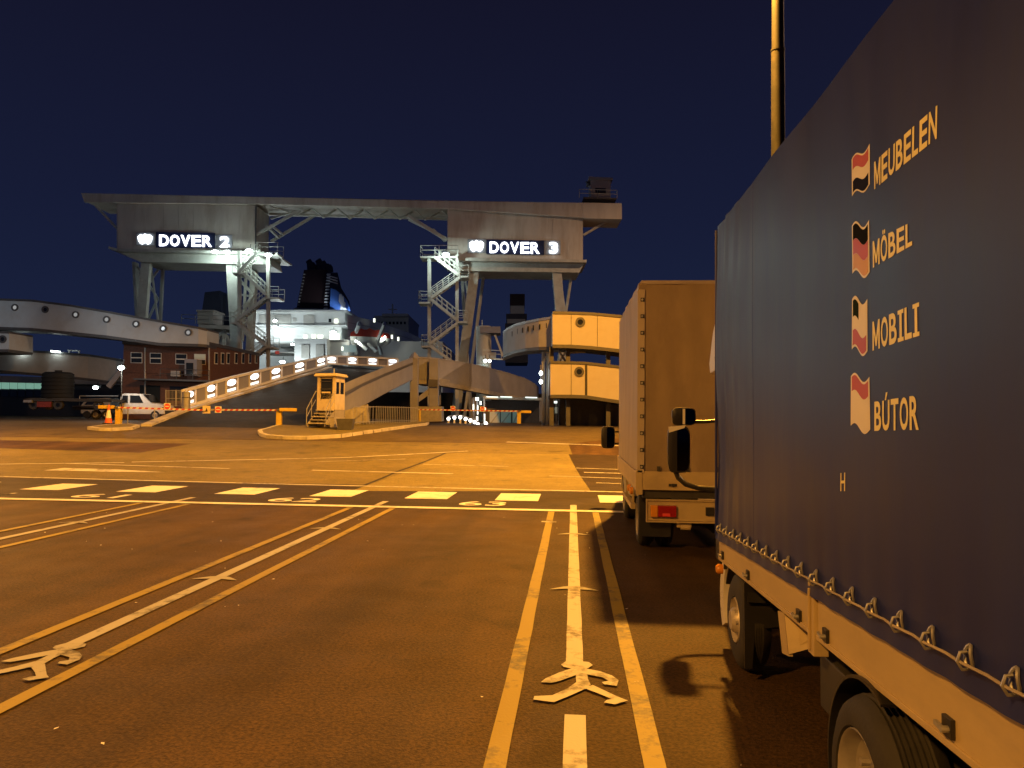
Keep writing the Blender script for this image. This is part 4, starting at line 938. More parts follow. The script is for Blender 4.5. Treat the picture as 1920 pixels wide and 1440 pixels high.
MB().loft([[p+Vector((0,0,-.05)),p+RGT*.55+Vector((0,0,-.05)),p+RGT*.55+Vector((0,0,.12)),p+Vector((0,0,.12))] for p in [Lr[0]+RGT*.05]+Lr[1:]]).build('kerb','kerb_stone',pl)
MB().loft([[p-FWD*0+Vector((0,0,-1.2)),p+FWD*.3+Vector((0,0,-1.2)),p+FWD*.3,p] for p in path_b]).build('skirt_wall','parapet',pl)
pf = thing('ramp_parapet','level parapet with bright oval lamps across the top of the ramp','parapet',P(680,687,72))
par_run(pf,[P(613,682,70.4),P(680,684.5,71),P(746,687.5,71.6)],[P(613,667.5,70.4),P(680,670,71),P(746,673,71.6)],7,2,0)
# solid parapet on the right of the ramp, then the curving flyover
def band(name, pts, th, m, par, cap=True):
    secs = [[P(x,yb,v),P(x,yb,v)+FWD*th,P(x,yt,v)+FWD*th,P(x,yt,v)] for x,yt,yb,v in pts]
    o = MB().loft(secs).build(name,m,par)
    if cap: MB().loft([[P(x,yt,v)+Vector((0,0,.0))-FWD*.06,P(x,yt,v)+FWD*(th+.06),P(x,yt,v)+FWD*(th+.06)+Vector((0,0,.10)),P(x,yt,v)-FWD*.06+Vector((0,0,.10))] for x,yt,yb,v in pts]).build('coping',m,par)
    return o
fl = thing('flyover','brown concrete flyover that climbs from the kiosk and curves away right on legs','flyover',P(800,775,64))
band('parapet_wall',[(642,724,782,42.5),(680,707.5,760,47),(720,692,738,53),(778,671,709,62)],.35,'parapet',fl)
MB().loft([[P(x,y,v)-FWD*.03,P(x,y,v)+FWD*.1,P(x,y2,v)+FWD*.1,P(x,y2,v)-FWD*.03] for x,y,y2,v in ((644,737,743,42.3),(680,718.5,724,46.9),(720,701,706,52.9),(776,679,683,61.6))]).build('rail_strip','dark_steel',fl)
band('parapet_wall',[(778.5,671,711,62.2),(797,672,712,62.5),(815,673,713,63)],.35,'parapet',fl)
band('parapet_wall',[(815.5,673,713,63.1),(850,678,719,64.5),(880,683.5,725,66),(915,691,732,69),(950,700,739,72),(985,711,745,76),(1003,721,748,79),(1010,728,749,82)],.35,'parapet',fl)
MB().loft([[P(x,yb,v)+FWD*.02+Vector((0,0,.25)),P(x,yb,v)+FWD*5+Vector((0,0,.25)),P(x,yb,v)+FWD*5+Vector((0,0,-.35)),P(x,yb,v)+FWD*.02+Vector((0,0,-.35))] for x,yt,yb,v in [(778.5,671,711,62.2),(815,673,713,63),(850,678,719,64.5),(880,683.5,725,66),(915,691,732,69),(950,700,739,72),(985,711,745,76),(1005,721,749,80)]]).build('deck','concrete',fl)
for x,yt,yb,v,w in ((777,672,770,61.6,.62),(814,673,762,62.2,.75),(820,700,760,66,.6)):
    MB().bar(P(x,yb,v),P(x,yt,v),w,w).build('leg','parapet',fl,bevel=.03)
MB().lathe(P(777,672,61.6),(0,0,1),[(0,.42),(.1,.42),(.5,.06),(.5,0)],4).build('leg_cap','parapet',fl)
MB().bar(P(780,752,62),P(808,732,62.2),.4).build('brace','parapet',fl); HX([(803,711),(820,712),(820,726),(803,725)],61.6,62.6).build('bearing','dark_steel',fl)
HX([(646,770),(688,758),(690,792),(646,800)],43,43.4).build('abutment','concrete',fl)
HX([(770,762),(828,762),(828,790),(770,792)],61,63).build('footing','concrete',fl)
# ------------------------------------------------------------------ traffic islands, kiosk, barriers
def island(pts, name, label, h=.14):
    c = [G(*p) for p in pts]; ctr = sum(c,Vector())/len(c)
    t = thing(name, label, 'traffic island', Vector((ctr.x,ctr.y,gz(ctr))))
    top = [Vector((p.x,p.y,gz(p)+h)) for p in c]; bot = [Vector((p.x,p.y,gz(p)-.05)) for p in c]
    inn = [p+(ctr-p)*.0 for p in top]
    ins = []
    n = len(c)
    for i in range(n):
        d = (ctr-top[i]); d.z = 0; d = d.normalized()*.22; ins.append(Vector((top[i].x+d.x,top[i].y+d.y,gz(top[i]+d)+h)))
    MB().add(ins,[tuple(range(n))]).build('paving','asphalt_pale',t)
    for i in range(n):                            # kerb stones laid end to end
        j = (i+1)%n; L = (top[j]-top[i]).length; k = max(1,int(round(L/.95)))
        for s_ in range(k):
            f0, f1 = s_/k+.012, (s_+1)/k-.012; dz = random.uniform(-.008,.008)
            q = lambda A,B,f: A+(B-A)*f
            MB().hexa([q(bot[i],bot[j],f0),q(bot[i],bot[j],f1),q(ins[i],ins[j],f1)-Vector((0,0,h+.05)),q(ins[i],ins[j],f0)-Vector((0,0,h+.05)),
                       q(top[i],top[j],f0)+Vector((0,0,dz)),q(top[i],top[j],f1)+Vector((0,0,dz)),q(ins[i],ins[j],f1)+Vector((0,0,dz+.004)),q(ins[i],ins[j],f0)+Vector((0,0,dz+.004))]).build('kerb_stone','kerb_stone',t)
    return t
# ground-level outline of the kiosk island and of the island by the left barrier
isl = island([(483,812),(487,818),(500,822),(530,824),(575,824.5),(598,823.5),(640,821),(700,812),(760,803.5),(800,798),(805,795),(700,796),(660,796.5),(560,797),(520,801)],'traffic_island','rounded kerbed island under the cream kiosk')
isl2 = island([(163,805.5),(185,808),(210,808.5),(250,806),(262,801.5),(240,799.5),(200,801)],'traffic_island','small kerbed island under the traffic cone and the yellow barrier post')
# kiosk
ki = thing('kiosk','cream ticket kiosk on a raised base with steps and railings','kiosk',P(615,800,41))
KV = 40.0
a = P(594,768,KV); b = P(628,768,KV-.5); 
ex = (b-a); ex.z = 0; W_ = ex.length; ex = ex.normalized(); ey = Vector((-ex.y,ex.x,0)); 
if ey.dot(FWD) < 0: ey = -ey
zf = a.z; zt_ = P(594,706,KV).z; D_ = 1.6
# turn the side face towards the camera a little: right edge seen at x = 646
rgt = P(646,768,KV+1.0); sy = (rgt-b); sy.z = 0; D_ = sy.length; sy = sy.normalized()
def KP(i,j,z): return Vector((a.x,a.y,0))+ex*i+sy*j+Vector((0,0,z))
mat('kiosk_cream',(0.66,0.58,0.40),0.5,var=0.08,scale=3,dirt=(0.42,0.34,0.2),dscale=2)
def kbox(i0,i1,j0,j1,z0,z1): return MB().hexa([KP(i0,j0,z0),KP(i1,j0,z0),KP(i1,j1,z0),KP(i0,j1,z0),KP(i0,j0,z1),KP(i1,j0,z1),KP(i1,j1,z1),KP(i0,j1,z1)])
kbox(0,W_,0,D_,zf,zf+.82).build('lower_wall','kiosk_cream',ki)
kbox(0,W_,.10,D_,zt_-.28,zt_).build('upper_wall','kiosk_cream',ki)
for i0,i1,j0,j1 in ((0,.18,0,.14),(W_-.16,W_,0,.14),(0,.1,D_-.12,D_),(W_-.1,W_,D_-.12,D_),(W_-.08,W_,D_*.42,D_*.52)): kbox(i0,i1,j0,j1,zf+.82,zt_-.02).build('corner_post','kiosk_cream',ki)
kbox(.18,W_-.16,.03,.06,zf+.1,zt_-.1).build('door','kiosk_cream',ki)
kbox(.24,W_-.22,.0,.028,zf+.55,zt_-.12).build('door_pane','glass_dark',ki)
kbox(.30,W_-.30,-.03,-.002,zf+.85,zf+.93).build('door_bar','kiosk_cream',ki)
for k in (1.05,1.45): kbox(.2,W_-.18,-.02,-.002,zf+k,zf+k+.03).build('door_bar','dark_steel',ki)
for j0,j1 in ((.16,D_*.42),(D_*.52,D_-.14)): kbox(W_-.05,W_-.02,j0,j1,zf+.84,zt_-.2).build('side_pane','glass_dark',ki)
kbox(-.16,W_+.14,-.18,D_+.15,zt_,zt_+.10).build('roof','kiosk_cream',ki,bevel=.03)
kbox(-.10,W_+.08,-.12,D_+.1,zt_+.10,zt_+.16).build('roof','kiosk_cream',ki)
MB().cyl(KP(W_*.8,.3,zt_+.16),KP(W_*.8,.3,zt_+.42),.03,n=6).build('roof_vent','galv',ki)
zg = gz(a)+.13
kbox(.02,W_-.02,.02,D_-.02,zg-.1,zf).build('plinth','concrete',ki)
ns = 5
for i in range(ns):                               # steps come down towards the camera
    z1 = zg+(zf-zg)*(i+1)/ns; j0 = -(ns-i)*.26
    kbox(.05,W_-.05,j0,-.005 if i==ns-1 else j0+.30,z1-.055,z1).build('step','concrete' if i%2 else 'kerb_stone',ki)
for i0 in (.03,W_-.07): MB().hexa([KP(i0,-ns*.27,zg-.05),KP(i0+.04,-ns*.27,zg-.05),KP(i0+.04,0,zg-.05),KP(i0,0,zg-.05),KP(i0,-ns*.27,zg+.12),KP(i0+.04,-ns*.27,zg+.12),KP(i0+.04,0,zf-.08),KP(i0,0,zf-.08)]).build('stringer','concrete',ki)
for i0 in (-.02,W_+.02):
    MB().tube([KP(i0,-ns*.27,zg),KP(i0,-ns*.27,zg+.85),KP(i0,-.15,zf+.95),KP(i0,-.05,zf+.95)],.022,6).tube([KP(i0,-ns*.27,zg+.45),KP(i0,-.15,zf+.5)],.018,6).cyl(KP(i0,-.7,zg+.4),KP(i0,-.7,zg+1.4),.018,n=6).build('handrail','galv',ki)
kbox(W_+.35,W_+.60,-1.5,.1,zg-.05,zg+.45).build('side_wall','concrete',ki)
pln = thing('planter_box','grey tapered planter box beside the kiosk steps','planter',G(648,809))
pc = G(648,809); zz0 = gz(pc)+.0
def ring(c,w,d,z): return [c+RGT*sx*w+FWD*sy_*d+Vector((0,0,z-c.z)) for sx,sy_ in ((-1,-1),(1,-1),(1,1),(-1,1))]
MB().loft([ring(pc,.32,.25,zz0),ring(pc,.40,.32,zz0+.62),ring(pc,.36,.28,zz0+.62),ring(pc,.34,.26,zz0+.50)]).build('box','dark_steel',pln)
MB().poly(ring(pc,.35,.27,zz0+.53)).build('soil','chassis',pln)
# palings round the foot of the flyover
fe = thing('railing_fence','low steel railing fence beside the flyover foot','fence',P(720,800,44))
fpts = [P(662,797,41.5),P(705,794,43.5),P(745,788,47),P(782,786,50)]
for p in fpts: p.z = gz(p)+.12
dens = densify(fpts,.28)
for p in dens: MB().cyl(p,p+Vector((0,0,1.0)),.016,n=6).build('paling','galv',fe)
for k in (.95,.12): MB().tube([p+Vector((0,0,k)) for p in fpts],.022,6).build('rail','galv',fe)

stripes('boom_stripes',(0.6,0.58,0.55),(0.42,0.06,0.04),RGT,.30)
def stop_disc(t, c, r=.20):
    c = Vector(c)
    MB().prism([c+RGT*sx*r*1.2+Vector((0,0,sz*r*1.2)) for sx,sz in ((-1,-1),(1,-1),(1,1),(-1,1))],FWD*.015).build('sign_plate','white_paint',t)
    MB().lathe(c-FWD*.004,-FWD,[(0,r*1.05),(.006,r*1.05),(.006,0)],18).build('sign_disc','red_paint',t)
    MB().prism([c-FWD*.018+RGT*sx*r*.7+Vector((0,0,sz*r*.18)) for sx,sz in ((-1,-1),(1,-1),(1,1),(-1,1))],FWD*.006).build('sign_bar','white_paint',t)
def barrier(post, topy, boom_end, v, cw, discs, label, sgn):
    pb = P(post[0],post[1],v); pb.z = gz(pb)+.1; t = thing('boom_barrier', label, 'barrier', pb, 'boom barriers across the ramp roads')
    top = P(post[0],topy,v)
    MB().cbox(pb.dot(RGT)-.13,pb.dot(RGT)+.13,v-.13,v+.13,pb.z,top.z-.02).build('post','yellow_paint',t,bevel=.02)
    e = P(*boom_end); hh = Vector((0,0,.04))
    MB().bar(top+FWD*-.16,e+FWD*-.16,.05,.085).build('boom','boom_stripes',t)
    w0 = P(cw[0],cw[2],v); w1 = P(cw[1],cw[2]+.3,v)
    MB().bar(w0-FWD*.16,w1-FWD*.16,.12,.17).build('counterweight','yellow_paint',t,bevel=.02)
    MB().cyl(top-FWD*.26,top+FWD*.1,.07,n=10).build('pivot','dark_steel',t)
    for (x,y,m) in discs:
        c = top+(e-top)*((x-post[0])/(boom_end[0]-post[0]))-FWD*.205; c.z = P(x,y,v).z
        stop_disc(t,c,.14)
    return t
b1_ = barrier((222,801),764,(388,769,40.2),39.6,(188,218,763),[(316,762,0)],'yellow post barrier with striped boom standing on the island beside the traffic cone',1)
b2_ = barrier((523,803),769,(392,768.5,40.6),40.2,(526,558,768),[(412,768,0)],'yellow post barrier with striped boom standing on the kiosk island',1)
c_ = P(390,768,40.3)-FWD*.2; pl_ = MB().prism([c_+RGT*sx*.2+Vector((0,0,sz*.2)) for sx,sz in ((-1,-1),(1,-1),(1,1),(-1,1))],FWD*.015).build('sign_plate','kiosk_cream',b2_)
MB().prism([c_-FWD*.01+RGT*sx*.07+Vector((0,0,sz*.10)) for sx,sz in ((-1,-1),(1,-1),(0,1))],FWD*.006).build('warning_mark','chassis',b2_)
b3_ = barrier((973,797),771,(785,768,52.5),52,(977,996,772),[(850,766,0),(905,767,0)],'thin barrier with two signs across the far road under the flyover',1)
MB().cyl(P(787,790,52.4),P(787,767,52.4),.08,n=8).build('rest_post','yellow_paint',b3_)
# verge kerb under the right barrier, dashes on the far road
k_ = [P(968,798,51),P(1015,797.5,51.5),P(1160,801,52)]
# traffic cone
cb_ = P(203,800,39.3); cb_.z = gz(cb_)+.135
co = thing('traffic_cone','orange and white traffic cone beside the yellow barrier post','traffic cone',cb_)
MB().cbox(cb_.dot(RGT)-.22,cb_.dot(RGT)+.22,39.08,39.52,cb_.z,cb_.z+.05).build('base','rubber',co,bevel=.02)
for z0,z1,m in ((.05,.30,'cone_orange'),(.30,.70,'white_paint'),(.70,.98,'cone_orange')):
    r = lambda z: .185-.16*z/1.0
    MB().lathe(cb_,(0,0,1),[(z0,r(z0)),(z1,r(z1))]+([(z1,0)] if z1>.9 else []),20).build('cone_band',m,co,smooth=True)

# ------------------------------------------------------------------ pickup, tank, flatbed and yard on the left
PV = 58.0
pk = thing('pickup_truck','white double cab pickup with an open flat bed parked by the brick building','pickup',P(265,770,PV))
pk_g = g(PV)
def pkx(x): return P(x,750,PV).dot(RGT)
u0, u1 = pkx(224), pkx(309); k = (u1-u0)/3.3
prof = [(0,.42),(0,1.25),(.10,1.92),(.30,1.98),(1.45,1.97),(1.62,1.90),(2.25,1.28),(3.15,1.12),(3.28,.95),(3.3,.45)]
MB().prism([C(u0+x*k,PV,pk_g+z) for x,z in prof],FWD*1.8).build('body','white_paint',pk,bevel=.06,smooth=True)
for pts in ([(.18,1.28),(.62,1.28),(.62,1.82),(.24,1.82)],[(.78,1.28),(1.75,1.28),(1.45,1.84),(.78,1.84)]):
    MB().prism([C(u0+x*k,PV-.02,pk_g+z) for x,z in pts],FWD*.015).build('side_window','glass_dark',pk)
MB().hexa([C(u0+1.66*k,PV+.1,pk_g+1.92),C(u0+2.27*k,PV+.1,pk_g+1.32),C(u0+2.27*k,PV+1.7,pk_g+1.32),C(u0+1.66*k,PV+1.7,pk_g+1.92),C(u0+1.70*k,PV+.1,pk_g+1.93),C(u0+2.31*k,PV+.1,pk_g+1.33),C(u0+2.31*k,PV+1.7,pk_g+1.33),C(u0+1.70*k,PV+1.7,pk_g+1.93)]).build('windscreen','glass_dark',pk)
for x in (2.62,-.9,-1.7): 
    c = C(u0+x*k,PV-.02,pk_g+.36)
    w_ = MB().lathe(c,FWD,[(.02,.20),(0,.21),(0,.33),(.03,.36),(.22,.36),(.25,.3)],20).build('wheel','rubber',pk,smooth=True)
    MB().lathe(c-FWD*.0,FWD,[(.01,.205),(.05,.16),(.03,.08),(.03,0)],14).build('rim','rim_steel',w_)
MB().cbox(u0-3.4*k,u0-.08,PV,PV+1.9,pk_g+.72,pk_g+.92).build('flat_bed','dark_steel',pk)
MB().cbox(u0-3.4*k,u0-.08,PV-.02,PV+.02,pk_g+.93,pk_g+1.02).build('bed_rail','galv',pk)
MB().tube([C(u0-2.9*k,PV,pk_g+.95),C(u0-2.9*k,PV,pk_g+1.75),C(u0-.1,PV,pk_g+1.78)],.035,6).build('ladder_rack','galv',pk)
MB().cbox(u0+3.2*k,u0+3.36*k,PV+.1,PV+1.7,pk_g+.45,pk_g+.72).build('bumper','dark_steel',pk)
MB().cbox(u0+3.12*k,u0+3.30*k,PV-.012,PV+.3,pk_g+.82,pk_g+.98).build('headlight','glass_dark',pk)
tk = P(108,745,57); tz = P(108,748,57).z
tt_ = thing('water_tank','black ribbed cylindrical tank standing on a flat trailer','tank',Vector((tk.x,tk.y,tz)))
prof = [(0,0),(0,1.05)]+[(.1+i*.28+d,1.05+e) for i in range(6) for d,e in ((0,0),(.02,.04),(.10,.04),(.12,0))]+[(1.86,1.04),(1.98,.85),(2.02,0)]
MB().lathe(Vector((tk.x,tk.y,tz)),(0,0,1),prof,28).build('shell','tank_black',tt_,smooth=True)
MB().cyl(Vector((tk.x,tk.y,tz+2.0)),Vector((tk.x,tk.y,tz+2.12)),.25,n=14).build('lid','tank_black',tt_)
mat('trailer_red',(0.16,0.02,0.012),0.6,var=0.2)
tr = thing('flatbed_trailer','long low dark flatbed trailer carrying the black tank','trailer',P(140,770,57))
ua,ub = P(64,748,57).dot(RGT),P(222,748,57).dot(RGT)
MB().cbox(ua,ub,56,58.2,tz-.18,tz-.005).build('bed','chassis',tr); MB().cbox(ua+.2,ub-.1,55.98,56.02,tz-.06,tz+.03).build('side_rail','chassis',tr)
for x in (.5,1.6,2.3,5.2): 
    q = C(ua+x,56.1,tz-.45); MB().lathe(q,FWD,[(0,.16),(0,.34),(.03,.36),(.22,.36)],16).build('wheel','rubber',tr,smooth=True)
MB().cbox(ua+.9,ua+1.9,55.9,56.0,tz-.62,tz-.22).build('red_box','trailer_red',tr)
MB().cbox(ua-.1,ua+.5,55.9,56.3,tz-.3,tz-.12).build('tow_end','galv',tr)
# lit ground floor of the terminal behind
tm = thing('terminal_hall','long low hall with greenish lit glazing behind the tank','building',P(40,760,84))
HX([(-200,716),(232,722),(232,800),(-200,800)],86,96).build('wall','dark_steel',tm)
HX([(-200,698),(236,712),(236,722),(-200,712)],85,97).build('roof','walk_grey',tm)
for i in range(12):
    x = -90+i*15.4; HX([(x,711.5),(x+13.8,711.8),(x+13.8,729.5),(x,729)],85.9,85.98).build('glazing_pane','window_green',tm)
for i in range(12):
    x = -90+i*15.4; HX([(x,731),(x+13.8,731.4),(x+13.8,744),(x,743.6)],85.9,85.98).build('glazing_pane','glass_dark',tm)
floodlight(P(181,727,70),None,120,'white floodlight between the flatbed and the terminal hall',size=.4,m='flood_soft',group='yard floodlights on the left',col=(.8,.95,1))
gv_ = thing('parked_van','small dark van parked beyond the flatbed','van',P(166,745,66))
MB().prism([C(P(152,740,66).dot(RGT)+x,66,g(66)+z) for x,z in [(0,.4),(0,1.1),(.5,1.7),(2.4,1.75),(2.6,.9),(2.6,.4)]],FWD*1.7).build('body','walk_grey',gv_,bevel=.06)
MB().prism([C(P(152,740,66).dot(RGT)+x,65.98,g(66)+z) for x,z in [(.3,1.15),(.7,1.6),(1.5,1.6),(1.5,1.15)]],FWD*.015).build('side_window','glass_dark',gv_)
for x in (.55,2.1):
    q = C(P(152,740,66).dot(RGT)+x,65.97,g(66)+.32); MB().lathe(q,FWD,[(0,0),(0,.32),(.2,.32)],14).build('wheel','rubber',gv_)
# mesh fence panel and bins at the foot of the ramp
mf = thing('mesh_fence','wire mesh fence panel beside the foot of the lit ramp','fence',P(330,762,50))
for x in (311,330,340): MB().cyl(P(x,762,50),P(x,731,50),.03,n=6).build('post','galv',mf)
for i in range(12): 
    x = 311+i*2.5; MB().cyl(P(x,761,50),P(x,732,50),.008,n=4).build('wire','galv',mf)
for y in (732,747,761): MB().bar(P(311,y,50),P(340,y,50),.025).build('rail','galv',mf)
bn = thing('litter_bin','round metal bin between the mesh fence and the lit ramp','bin',P(351,764,46.5))
MB().lathe(P(349,766,45.5),(0,0,1),[(0,0),(0,.22),(.9,.24),(.92,.26),(.97,.26),(1.0,.15),(1.0,0)],18).build('drum','galv',bn,smooth=True); MB().lathe(P(349,766,45.5)+Vector((0,0,.62)),(0,0,1),[(0,.245),(.05,.245)],18).build('band','dark_steel',bn)
# low barrier rail on the left yard
gr = thing('guard_rail','low tubular guard rail in front of the pickup','guard rail',P(265,790,41.5))
gp = [P(205,770,42.5),P(240,770,42.5),P(290,769.5,42.5)]
for p in gp: p.z = gz(p)+.85
MB().tube(gp,.03,6).build('rail','galv',gr)
for p in gp: MB().cyl(p-Vector((0,0,.85)),p,.03,n=6).build('post','galv',gr)

# ------------------------------------------------------------------ far road, its lamps and the underpass
fr2 = tag(area([P(800,800,46),P(1250,806,46),P(1250,790,57),P(800,790,57)],'far_road','asphalt_dark',.004),kind=None)
for i,x in enumerate((1040,1079,1113,1150)):
    ribbon([P(x,789.3,60)+RGT*0,P(x+16,789.6,60)],.5,'road_dash','paint_white',.012)
ribbon([P(975,797.6,50.5),P(1018,797.6,50.5)],.35,'road_dash','paint_faded',.012)
lowr = thing('ramp_railing','curved railing with a row of small white lamps beside the sunken road','railing',P(865,790,60))
lp = [(841,785),(852,783),(863,782.5),(873,785.5),(882,788.5),(890,791.5),(896,795.5),(911,794)]
pp = [P(x,y,60-.9*i if i<7 else 55) for i,(x,y) in enumerate(lp)]
for i,q in enumerate(pp):
    MB().lathe(q,-FWD,[(0,.13),(.06,.11),(.07,0)],12).build('lamp_lens','ramp_light',lowr)
    qb = Vector((q.x,q.y,gz(q)-.02)); MB().bar(qb+FWD*.05,q+FWD*.05+Vector((0,0,.14)),.14).build('post','white_paint',lowr)
MB().tube([q+FWD*.05+Vector((0,0,.18)) for q in pp[:7]],.04,6).build('rail','galv',lowr)
up = thing('underpass_shelter','dark shelter with teal glazed front below the flyover','shelter',P(960,795,66))
HX([(905,752),(1030,748),(1030,797),(905,798)],68,72).build('wall','dark_steel',up)
HX([(918,771),(960,771),(960,797),(918,797)],67.9,67.97).build('glazing','teal_glass',up) if False else None
glow('window_teal',(0.12,0.40,0.36),0.16)
for x in (918,939,961): 
    pn = HX([(x,772),(x+(19 if x<961 else 11),772),(x+(19 if x<961 else 11),796),(x,796)],67.9,67.97).build('glazing_pane','window_teal',up)
    MB().bar(P(x+1,795,67.8),P(x+17 if x<961 else x+10,774,67.8),.10).build('brace','galv',up)
HX([(906,743),(1022,746),(1022,751),(906,748)],66,68).build('canopy','gantry_steel',up)
for x,y in ((912,743),(938,743),(985,744)): MB().prism([P(x,y,65.9),P(x+22,y+.6,65.9),P(x+22,y+2.4,65.9),P(x,y+1.8,65.9)],FWD*.05).build('strip_lamp','panel_lit',up)
HX([(884,748),(893,745),(893,792),(884,792)],64,65).build('portal_post','dark_steel',up)
HX([(1012,752),(1018,752),(1018,790),(1012,790)],62,63).build('portal_post','walk_grey',up)
tl_ = thing('traffic_signals','cluster of lit panels and red signal boards at the sunken road','signal',P(900,795,62))
for x0,y0,x1,y1,m in ((890,745,899,752,'flood_soft'),(886,758,889,772,'window_lit'),(894,760,897,778,'flood_soft'),(892,781,897,790,'flood_soft'),(905,764,912,772,'red_lit'),(907,776,910,794,'flood_soft'),(899,752,903,760,'flood_soft'),(1030,755,1034,778,'flood_soft'),(1038,752,1046,757,'flood_soft'),(1040,763,1046,776,'window_teal')):
    if m == 'red_lit': glow('red_lit',(1,.12,.05),2.0)
    xm = (x0+x1)/2; HX([(xm+(x0-xm)*.7,y0),(xm+(x1-xm)*.7,y0),(xm+(x1-xm)*.7,y1-1),(xm+(x0-xm)*.7,y1-1)],62,62.3).build('lit_panel','panel_lit' if m=='flood_soft' else m,tl_)
for x in (888,895,908,1032,1043): MB().bar(P(x,796,62.35),P(x,745,62.35),.14).build('post','dark_steel',tl_)
L = bpy.data.lights.new('white_light','POINT'); L.energy = 70; L.color = (.9,1,.95); L.shadow_soft_size = .3
o = bpy.data.objects.new('white_light',L); COL.objects.link(o); o.parent = tl_; o.location = P(903,756,61)-tl_.location

# ------------------------------------------------------------------ ferries
tag(MB().cbox(-160,160,103,104.5,.5,4.6).build('dark_backdrop','asphalt_ramp'),kind='structure')  # dark wall added to stand for the darkness under the flyover
floodlight(P(668,640,112.5),None,160,'added lamp lighting the hull of the lifeboat on the ferry side',size=.3,m='flood_soft',group='ferry deck floodlights',col=(1,.97,.75),rad=.3)  # this lamp and the next added to brighten the lifeboat bay
floodlight(P(722,632,118),None,160,'added lamp at the forward end of the lifeboat on the ferry side',size=.25,m='flood_soft',group='ferry deck floodlights',col=(1,.97,.75),rad=.3)
sh = thing('ferry','white car ferry with lit stern decks and a dark funnel moored behind the ramp','ferry',P(600,700,120)-Vector((0,0,6)))
SVV = 120.0
def SB(x0,y0,x1,y1,v0,v1,nm,m,par=None): return HX([(x0,y0),(x1,y0),(x1,y1),(x0,y1)],v0,v1).build(nm,m,par or sh)
SB(470,640,830,800,124,190,'hull','ship_white')
SB(476,583,647,611,SVV,160,'upper_deck','ship_white'); SB(472,581,651,584,SVV-1,161,'deck_edge','ship_white')
SB(478,611.5,640,641,SVV+1,160,'mid_deck','ship_white'); SB(476,609,648,611.4,SVV-.8,160,'deck_edge','ship_white')
SB(500,640.5,560,644,SVV-3,140,'deck_edge','ship_white')
for x0,y0,x1,y1 in ((506,590,545,607),(569,591,589,611),(486,590,500,606),(549,596,555,603)): SB(x0,y0,x1,y1,SVV-.15,SVV-.01,'deck_opening','ship_shade')if False else SB(x0,y0,x1,y1,SVV-.15,SVV-.01,'deck_opening','walk_grey')
for x0,y0,x1,y1,m in ((616,597.5,621,604,'glass_dark'),(627,598,633,605.5,'window_lit'),(569,628,576,634,'window_lit'),(584,627,592,634,'window_lit'),(595,628,605,634,'window_lit'),(618,626,636,638,'window_lit')): SB(x0,y0,x1,y1,SVV-.2,SVV-.02,'window',m)
SB(552,635,613,690,SVV-9,SVV-1,'stern_house','ship_white')
for x0 in (565,592): SB(x0,646,x0+15,672,SVV-9.2,SVV-9.02,'stern_panel','walk_grey')
SB(613.5,637,652,690,SVV-7,SVV+2,'side_house','ship_white'); SB(616,640,650,641.5,SVV-7.3,SVV-7.02,'deck_edge','walk_grey')
SB(490,660,552,662,SVV-4,SVV+2,'deck_edge','walk_grey'); SB(516,658,522,664,SVV-5,SVV-4.5,'red_board','red_paint')
# the side running forward to the right, with the lifeboat bay
side_pts = [(652,590,118),(700,601,133),(770,625,160),(830,655,190)]
MB().loft([[P(x,y,v),P(x,y,v)+FWD*4,P(x,700,v)+FWD*4,P(x,700,v)] for x,y,v in side_pts]).build('side_wall','ship_white',sh)
for x,y,v,m in ((640,650,112,'window_lit'),(746,650,150,'window_lit'),(752,652,150,'window_lit'),(762,655,154,'window_lit'),(745,632,148,'window_lit'),(720,640,138,'window_lit'),(797,662,168,'window_lit'),(802,663,168,'window_lit'),(811,665,175,'window_lit'),(700,597,131,'window_lit'),(733,628,140,'window_lit')):
    SB(x,y,x+3.2,y+7,v-2.6,v-2.4,'window',m)
SB(640,647,668,660,110.5,110.6,'stair_window','window_teal')
br = SB(702,592,766,636,168,186,'bridge_house','walk_grey'); SB(716,588,764,593,166,187,'bridge_roof','walk_grey',br)
for i in range(8): SB(708+i*7,603,712+i*7,608,167.8,167.99,'bridge_window','glass_dark',br)
MB().bar(P(736,570,175),P(736,592,175),.3).bar(P(728,580,175),P(744,580,175),.2).build('mast','walk_grey',sh)
lb = thing('lifeboat','lifeboat with a red canopy and pale hull hung on the ferry side','lifeboat',P(697,650,114))
secs = []
for i in range(15):
    t = i/14; x = 658+t*74; sgm = sin(pi*min(1,max(0,.06+t*.88)))**.5; c0 = P(x,633-1.5+t*4,114+t*6)
    secs.append([c0+Vector((0,0,-1.5*sgm)),c0+Vector((0,0,-1.0*sgm))-FWD*1.2*sgm,c0-FWD*1.6*sgm,c0+FWD*1.6*sgm,c0+FWD*1.2*sgm+Vector((0,0,-1.0*sgm))])
MB().loft(secs).build('hull','walk_white',lb,smooth=True)
secs = []
for i in range(15):
    t = i/14; x = 658+t*74; sgm = sin(pi*min(1,max(0,.06+t*.88)))**.5; c0 = P(x,633-1.5+t*4,114+t*6); hh = 1.25*sgm*(1+.12*sin(t*28))
    secs.append([c0-FWD*1.55*sgm,c0-FWD*.9*sgm+Vector((0,0,hh)),c0+FWD*.9*sgm+Vector((0,0,hh)),c0+FWD*1.55*sgm])
MB().loft(secs).build('canopy','boat_red',lb,smooth=True)
for x in (668,715): MB().tube([P(x,664,116),P(x-7,640,114.5),P(x+4,612,114),P(x+6,606,116)],.3,6).build('davit','walk_white',lb)
for a,b in (((672,642),(688,656)),((690,644),(706,660)),((712,648),(724,640))): MB().bar(P(*a,113),P(*b,113),.6,.4).build('cradle_arm','walk_white',lb)
SB(650,637,740,690,119.8,120,'boat_bay_wall','bay_green') if False else None
